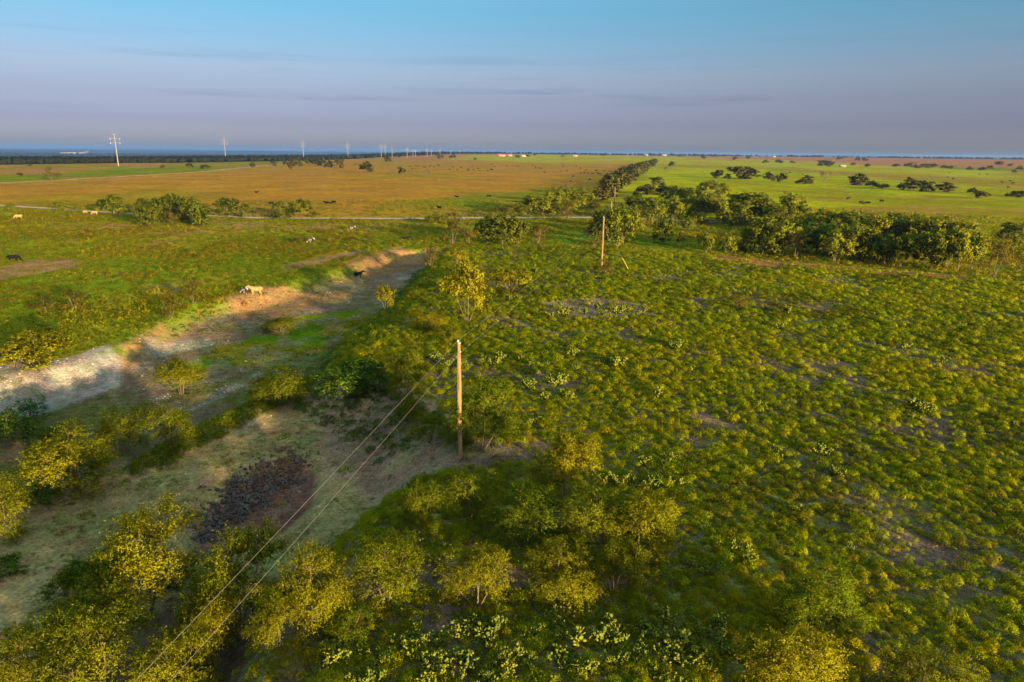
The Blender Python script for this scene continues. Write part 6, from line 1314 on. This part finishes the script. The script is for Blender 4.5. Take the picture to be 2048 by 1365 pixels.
# ------------------------------------------------------------------ power poles and wires
tops = []
PLAB = ['tall weathered wooden power pole beside the rounded mesquite', 'wooden power pole rising from the middle of the weed field edge', 'thin wooden power pole at the pale road', 'wooden power pole past the pale road in the green strip']
d0 = np.array(POLES[1][:2]) - np.array(POLES[0][:2]); d0 /= np.linalg.norm(d0)
side = np.array([d0[1], -d0[0]]); prev = np.array(POLES[0][:2]) - d0 * 88 + side * 4.2
allp = [(prev[0], prev[1], gz(*prev), 9.0)] + list(POLES)
for i, (x, y, z, h) in enumerate(allp):
    z = gz(x, y); h = max(h, 7.6) if i else h; yaw = math.atan2(side[1], side[0])
    root = bpy.data.objects.new('power_pole', None); COL.objects.link(root); root.location = (x, y, z); root.rotation_euler = (0, 0, yaw)
    tag(root, PLAB[i - 1] if i else 'wooden power pole across the mesquite thicket from the tall weathered one', 'power pole', None if i == 0 else None)
    zz = np.linspace(-.3, h - .12, 12); v, f = tube(np.c_[.012 * np.sin(zz * 1.3), .01 * np.cos(zz * .9), zz], np.linspace(.175, .125, 12), 14)
    link('pole_shaft', mesh_np('pole_shaft', v, f, M['polewood'], True), root)
    v, f = tube([(0, 0, h - .13), (0, 0, h - .02), (0, 0, h - .01), (0, 0, h)], [.15, .15, .10, .002], 14); link('pole_cap', mesh_np('pole_cap', v, f, M['galv'], True), root)
    v, f = tube([(-.06, 0, h - .35), (-.06, 0, h + .02), (-.06, 0, h + .03)], [.02, .02, .001], 8); ba = link('insulator_bracket', mesh_np('insulator_bracket', v, f, M['galv'], True), root)
    v, f = tube([(-.06, 0, h), (-.06, 0, h + .04), (-.06, 0, h + .06), (-.06, 0, h + .12), (-.06, 0, h + .15)], [.03, .07, .04, .06, .002], 10); link('insulator', mesh_np('insulator', v, f, M['porcelain'], True), root)
    v, f = tube([(.09, 0, h - .75), (.14, 0, h - .75), (.16, 0, h - .75)], [.03, .05, .002], 8); link('neutral_clamp', mesh_np('neutral_clamp', v, f, M['porcelain'], True), root)
    v, f = tube([(-.12, -.13, .05), (-.105, -.11, h * .5), (-.09, -.10, h - .8)], [.012] * 3, 5); link('ground_wire', mesh_np('ground_wire', v, f, M['galv'], True), root)
    v, f = boxvf(-.06, .06, -.185, -.172, 1.75, 1.95); link('tag_plate', mesh_np('tag_plate', v, f, M['galv']), root)
    for q in (1.0, 1.35): v, f = tube([(-.20, 0, h - q), (.20, 0, h - q)], [.016] * 2, 6); link('bolt', mesh_np('bolt', v, f, M['galv'], True), root)
    sx, sy = side
    tops.append(((x - sx * .06, y - sy * .06, z + h + .13), (x + sx * .145, y + sy * .145, z + h - .75)))
for w, (nm, lab) in enumerate((('power_wire', 'upper power wire strung over the tops of the wooden poles'), ('power_wire', 'lower power wire clamped to the sides of the wooden poles'))):
    P = []
    for a, b in zip(tops[:-1], tops[1:]):
        A, B = np.array(a[w]), np.array(b[w]); t = np.linspace(0, 1, 25)[:-1, None]; L = np.linalg.norm(B - A)
        Q = A * (1 - t) + B * t; Q[:, 2] -= (4 * (t * (1 - t)) * .55 * (L / 88) ** 2)[:, 0]; P.append(Q)
    P = np.vstack(P + [np.array([tops[-1][w]])]); v, f = tube(P, np.full(len(P), .0055), 5)
    tag(link(nm, mesh_np(nm, v, f, M['wire'], True)), lab, 'wire')
# guy wire with its marker sleeve by the middle pole
px, py, pz, ph = POLES[1]; gx, gy = px + 5.4, py - 1.0; g0 = gz(gx, gy)
root = bpy.data.objects.new('guy_wire', None); COL.objects.link(root); root.location = (gx, gy, g0); tag(root, 'slanted guy wire with yellow sleeve beside the middle power pole', 'guy wire')
dv = np.array([px - gx, py - gy, pz + ph - 1.0 - g0]); v, f = tube([(0, 0, 0), dv * .5, dv], [.008] * 3, 5); link('cable', mesh_np('cable', v, f, M['wire'], True), root)
v, f = tube([dv * .02, dv * .12, dv * .26], [.028] * 3, 8); link('sleeve', mesh_np('sleeve', v, f, simple('yellow_sleeve', (.5, .36, .04), (.6, .44, .06))), root)

# ------------------------------------------------------------------ transmission line on the rim
def tower(h):
    root = bpy.data.objects.new('transmission_tower', None); COL.objects.link(root)
    zz = np.linspace(-.5, h, 8); v, f = tube(np.c_[zz * 0, zz * 0, zz], np.linspace(.62, .28, 8), 10); link('mast', mesh_np('mast', v, f, M['galv'], True), root)
    for k, (zf, L) in enumerate(((.985, 3.6), (.86, 5.2), (.73, 5.2))):
        z = h * zf; v, f = tube([(-L, 0, z + .25), (0, 0, z - .1), (L, 0, z + .25)], [.09, .2, .09], 6); arm = link('cross_arm', mesh_np('cross_arm', v, f, M['galv'], True), root)
        if k:
            for s in (-1, 1): v, f = tube([(s * L, 0, z + .2), (s * L, 0, z - .9), (s * L, 0, z - 1.8)], [.1, .16, .05], 6); link('insulator', mesh_np('insulator', v, f, M['porcelain'], True), arm)
    return root
TL = ['largest steel transmission tower standing on the rim beyond the upper track', 'second steel transmission tower along the rim', 'third steel transmission tower above the loose tree row', 'fourth steel transmission tower before the line bends']
dirs = []
for i, (x, y, z, h) in enumerate(TOWERS):
    t = tower(h); z = gz(x, y); j0, j1 = max(0, i - 1), min(len(TOWERS) - 1, i + 1)
    dx, dy = TOWERS[j1][0] - TOWERS[j0][0], TOWERS[j1][1] - TOWERS[j0][1]; a = math.atan2(dy, dx) - math.pi / 2 + math.radians(38 if i < 4 else 60)
    t.location = (x, y, z); t.rotation_euler = (0, 0, a); dirs.append(a)
    if i < 4: tag(t, TL[i], 'tower')
    else: tag(t, 'tiny far transmission tower on the skyline past the bend', 'tower', 'far transmission towers')
ends = [(-900, 560)] + [t[:2] for t in TOWERS[:5]]
for zf, L in ((.86, 5.2), (.73, 5.2)):
    for s in (-1, 1):
        P = []
        pts = []
        for i in range(-1, 5):
            if i < 0: x, y, h, a = TOWERS[0][0] - 330, TOWERS[0][1] - 150, 37.0, dirs[0]
            else: x, y, _, h = TOWERS[i]; a = dirs[i]
            pts.append(np.array([x + s * L * math.cos(a), y + s * L * math.sin(a), gz(x, y) + h * zf - 1.8]))
        for A, B in zip(pts[:-1], pts[1:]):
            t = np.linspace(0, 1, 17)[:-1, None]; Q = A * (1 - t) + B * t; Q[:, 2] -= (4 * t * (1 - t) * 7)[:, 0]; P.append(Q)
        P = np.vstack(P + [pts[-1][None]]); v, f = tube(P, np.full(len(P), .02), 4)
        tag(link('transmission_wire', mesh_np('transmission_wire', v, f, M['wire'])), 'sagging wire between the steel transmission towers', 'wire', 'transmission wires')

# ------------------------------------------------------------------ wire fences along the pale road
def fence(pts, label, step=4.5):
    pts = np.array(pts); seg = np.hypot(*np.diff(pts, axis=0).T); s = np.r_[0, np.cumsum(seg)]; u = np.arange(0, s[-1], step)
    px = np.interp(u, s, pts[:, 0]); py = np.interp(u, s, pts[:, 1]); x0, y0 = px[0], py[0]; z0 = gz(x0, y0)
    root = bpy.data.objects.new('wire_fence', None); COL.objects.link(root); root.location = (x0, y0, z0); tag(root, label, 'fence')
    v, f = tube([(0, 0, -.2), (0, 0, 1.25), (0, 0, 1.3)], [.06, .05, .01], 6); pm = mesh_np('post', v, f, M['post'], True)
    zz = height(px, py)
    for k in range(len(u)): link('post', pm, root, (px[k] - x0, py[k] - y0, zz[k] - z0), k)
    ws = [tube(np.c_[px - x0, py - y0, zz - z0 + h], np.full(len(u), .008), 3) for h in (.35, .65, .95, 1.2)]
    for w in ws: link('strand', mesh_np('strand', *w, M['wire']), root)
fence(FENCE, 'wire fence on the near side of the pale road')
fence(FENCE_FAR, 'wire fence on the far side of the pale road')

# ------------------------------------------------------------------ far farm buildings
for (x, y, z, w, h, k, label) in BUILDINGS:
    w = min(w, 30) * .8; h = min(h, 8) * .85; z = gz(x, y); d = min(w * .6, 14)
    root = bpy.data.objects.new('farm_building', None); COL.objects.link(root); root.location = (x, y, z); root.rotation_euler = (0, 0, .15); tag(root, label, 'building')
    e = h * .6; wall = M['tanwall'] if k == 'tan' else M['whitewall']; roof = M['redroof'] if k == 'red' else M['tinroof']
    v, f = boxvf(-w / 2, w / 2, -d / 2, d / 2, -.5, e); link('wall', mesh_np('wall', v, f, wall), root)
    a, b = w / 2 + .5, d / 2 + .6
    v = np.array([(-a, -b, e), (a, -b, e), (a, b, e), (-a, b, e), (-a, 0, h), (a, 0, h), (-a, -b, e - .25), (a, -b, e - .25), (a, b, e - .25), (-a, b, e - .25)])
    me = bpy.data.meshes.new('roof'); me.from_pydata(v.tolist(), [], [(0, 1, 5, 4), (2, 3, 4, 5), (0, 4, 3), (1, 2, 5), (6, 7, 1, 0), (7, 8, 2, 1), (8, 9, 3, 2), (9, 6, 0, 3), (9, 8, 7, 6)]); me.materials.append(roof); link('roof', me, root)
    for q in (-.3, .05, .32):
        v, f = boxvf(w * q - .6, w * q + .6, -d / 2 - .06, -d / 2 + .02, e * .35, e * .75); link('window', mesh_np('window', v, f, M['darkglass']), root)
    v, f = boxvf(-w * .12 - .5, -w * .12 + .5, -d / 2 - .07, -d / 2 + .02, 0, e * .72); link('door', mesh_np('door', v, f, M['post']), root)

# ------------------------------------------------------------------ cattle
def make_cow(pose, vox, mat):
    """head towards +X, about 2.3 m long; one continuous skin"""
    S = []
    def ell(c, r, ry=0.): S.append(('e', c, r, ry))
    def limb(pts, rad): S.append(('t', pts, rad))
    lie = pose == 'lie'; dz = -.62 if lie else 0
    ell((.0, 0, 1.02 + dz), (.80, .36, .37)); ell((.48, 0, 1.06 + dz), (.40, .33, .40)); ell((-.58, 0, 1.08 + dz), (.40, .34, .34)); ell((-.05, 0, .90 + dz), (.55, .34, .28))
    if pose == 'graze': nk = [(.75, 0, 1.15), (1.05, 0, .88), (1.22, 0, .55)]; hd = [(1.20, 0, .52), (1.36, 0, .28), (1.44, 0, .12)]
    else: nk = [(.72, 0, 1.2 + dz), (1.02, 0, 1.40 + dz), (1.20, 0, 1.50 + dz)]; hd = [(1.16, 0, 1.52 + dz), (1.42, 0, 1.40 + dz), (1.62, 0, 1.28 + dz)]
    limb(nk, [.27, .21, .16]); limb(hd, [.17, .135, .105])
    h0 = np.array(hd[0]); 
    for s in (-1, 1): limb([h0 + (0, s * .12, .08), h0 + (-.05, s * .27, .10), h0 + (-.06, s * .36, .07)], [.05, .06, .025])
    if lie:
        for s in (-1, 1): limb([(.5, s * .22, .30), (.78, s * .34, .14), (.5, s * .38, .08)], [.14, .09, .06]); limb([(-.55, s * .26, .34), (-.2, s * .42, .16), (-.55, s * .46, .08)], [.2, .1, .06])
    else:
        for s in (-1, 1):
            q = .06 * s
            limb([(.50 + q, s * .20, .95), (.52 + q, s * .19, .55), (.50 + q, s * .19, .50), (.51 + q, s * .19, .10), (.54 + q, s * .19, .0)], [.17, .09, .085, .062, .075])
            limb([(-.62 - q, s * .20, 1.0), (-.50 - q, s * .20, .70), (-.72 - q, s * .19, .46), (-.66 - q, s * .19, .10), (-.63 - q, s * .19, .0)], [.25, .15, .085, .065, .078])
    limb([(-.92, 0, 1.30 + dz), (-1.04, 0, 1.0 + dz), (-1.04, 0, .62 + dz * .7), (-1.03, 0, .5 + dz * .5)], [.06, .04, .045, .03])
    bm = bmesh.new()
    for s in S:
        if s[0] == 'e':
            r = bmesh.ops.create_icosphere(bm, subdivisions=3, radius=1.)
            for v in r['verts']: v.co = Vector((v.co.x * s[2][0] + s[1][0], v.co.y * s[2][1] + s[1][1], v.co.z * s[2][2] + s[1][2]))
        else:
            P = np.array(s[1], float); R_ = np.array(s[2]); u = np.linspace(0, len(P) - 1, 4 * len(P)); Q = np.stack([np.interp(u, np.arange(len(P)), P[:, k]) for k in range(3)], 1); rr = np.interp(u, np.arange(len(P)), R_)
            for p, q in zip(Q, rr):
                m = Matrix.Translation(Vector(p)) @ Matrix.Scale(q, 4); bmesh.ops.create_icosphere(bm, subdivisions=2, radius=1., matrix=m)
    me = bpy.data.meshes.new('cow_body'); bm.to_mesh(me); bm.free()
    o = bpy.data.objects.new('cow_tmp', me); COL.objects.link(o)
    md = o.modifiers.new('r', 'REMESH'); md.mode = 'VOXEL'; md.voxel_size = vox; md.use_smooth_shade = True
    sm = o.modifiers.new('s', 'SMOOTH'); sm.factor = .5; sm.iterations = 4 if vox < .05 else 1
    bpy.context.view_layer.update(); ev = o.evaluated_get(bpy.context.evaluated_depsgraph_get()); res = bpy.data.meshes.new_from_object(ev)
    bpy.data.objects.remove(o); res.name = 'cow_body'; res.materials.clear(); res.materials.append(mat); return res
cache = {}
for i, (x, y, z, kind, pose, rot, label, group) in enumerate(CATTLE):
    far = y > 180; key = (kind, pose, far)
    if key not in cache: cache[key] = make_cow(pose, .09 if far else .035, M['cow_' + kind])
    s = random.uniform(.92, 1.08) * (.72 if 'calf' in label or 'smaller' in label else 1)
    tag(link('cow', cache[key], None, (x, y, gz(x, y)), math.radians(rot + random.uniform(-12, 12)), (s, s, s)), label, 'cow', group)

# ------------------------------------------------------------------ far woodland beyond the plateau: one mass
def woodland():
    r = np.random.default_rng(77); n = 52000
    a = np.radians(r.uniform(-44, 44, n)); d = 900 * (9000 / 900) ** (r.uniform(0, 1, n) ** 1.7); x, y = d * np.sin(a), d * np.cos(a)
    rim = sdist(x, y, PG['valley']) + 160 * (fbm(x / 700., y / 700., 31, 3) - .5) + 45
    k = (rim > 0) & (rim < 5200) & (fbm(x / 260., y / 260., 66, 3) > .36); x, y, d = x[k], y[k], d[k]; n = len(x)
    z = height(x, y); w = r.uniform(5, 10, n) * (1 + d / 4000); h = r.uniform(5, 9, n) * (1 + d / 9000)
    bm = bmesh.new(); bmesh.ops.create_icosphere(bm, subdivisions=1, radius=1.); bm.verts.ensure_lookup_table()
    bv = np.array([v.co[:] for v in bm.verts]); bf = np.array([[v.index for v in f.verts] for f in bm.faces]); bm.free(); m = len(bv)
    V = bv[None] * r.uniform(.7, 1.2, (n, m, 1)) * np.stack([w * .5, w * .5, h * .5], -1)[:, None] + np.stack([x, y, z + h * .42], -1)[:, None]
    F_ = bf[None] + (np.arange(n) * m)[:, None, None]
    o = link('far_woodland', mesh_np('far_woodland', V.reshape(-1, 3), F_.reshape(-1, 3), M['wood_far'], True, None, {'tint': np.repeat(r.uniform(0, 1, n), m)}))
    tag(o, 'dark belt of far woodland beyond the fields', 'woodland', None, 'stuff'); print('woodland', n)
woodland()

# ------------------------------------------------------------------ evening haze
v, f = boxvf(-44000, 44000, -44000, 44000, -190, 62)
m, nt, out = material('evening_haze'); pv = nt.nodes.new('ShaderNodeVolumePrincipled')
pv.inputs['Color'].default_value = (.30, .47, .80, 1); pv.inputs['Density'].default_value = 7e-5; pv.inputs['Anisotropy'].default_value = .6
nt.links.new(pv.outputs[0], out.inputs['Volume'])
hz = link('haze', mesh_np('haze', v, f, m)); hz['kind'] = 'stuff'; hz['label'] = 'thin blue evening haze over the plain'
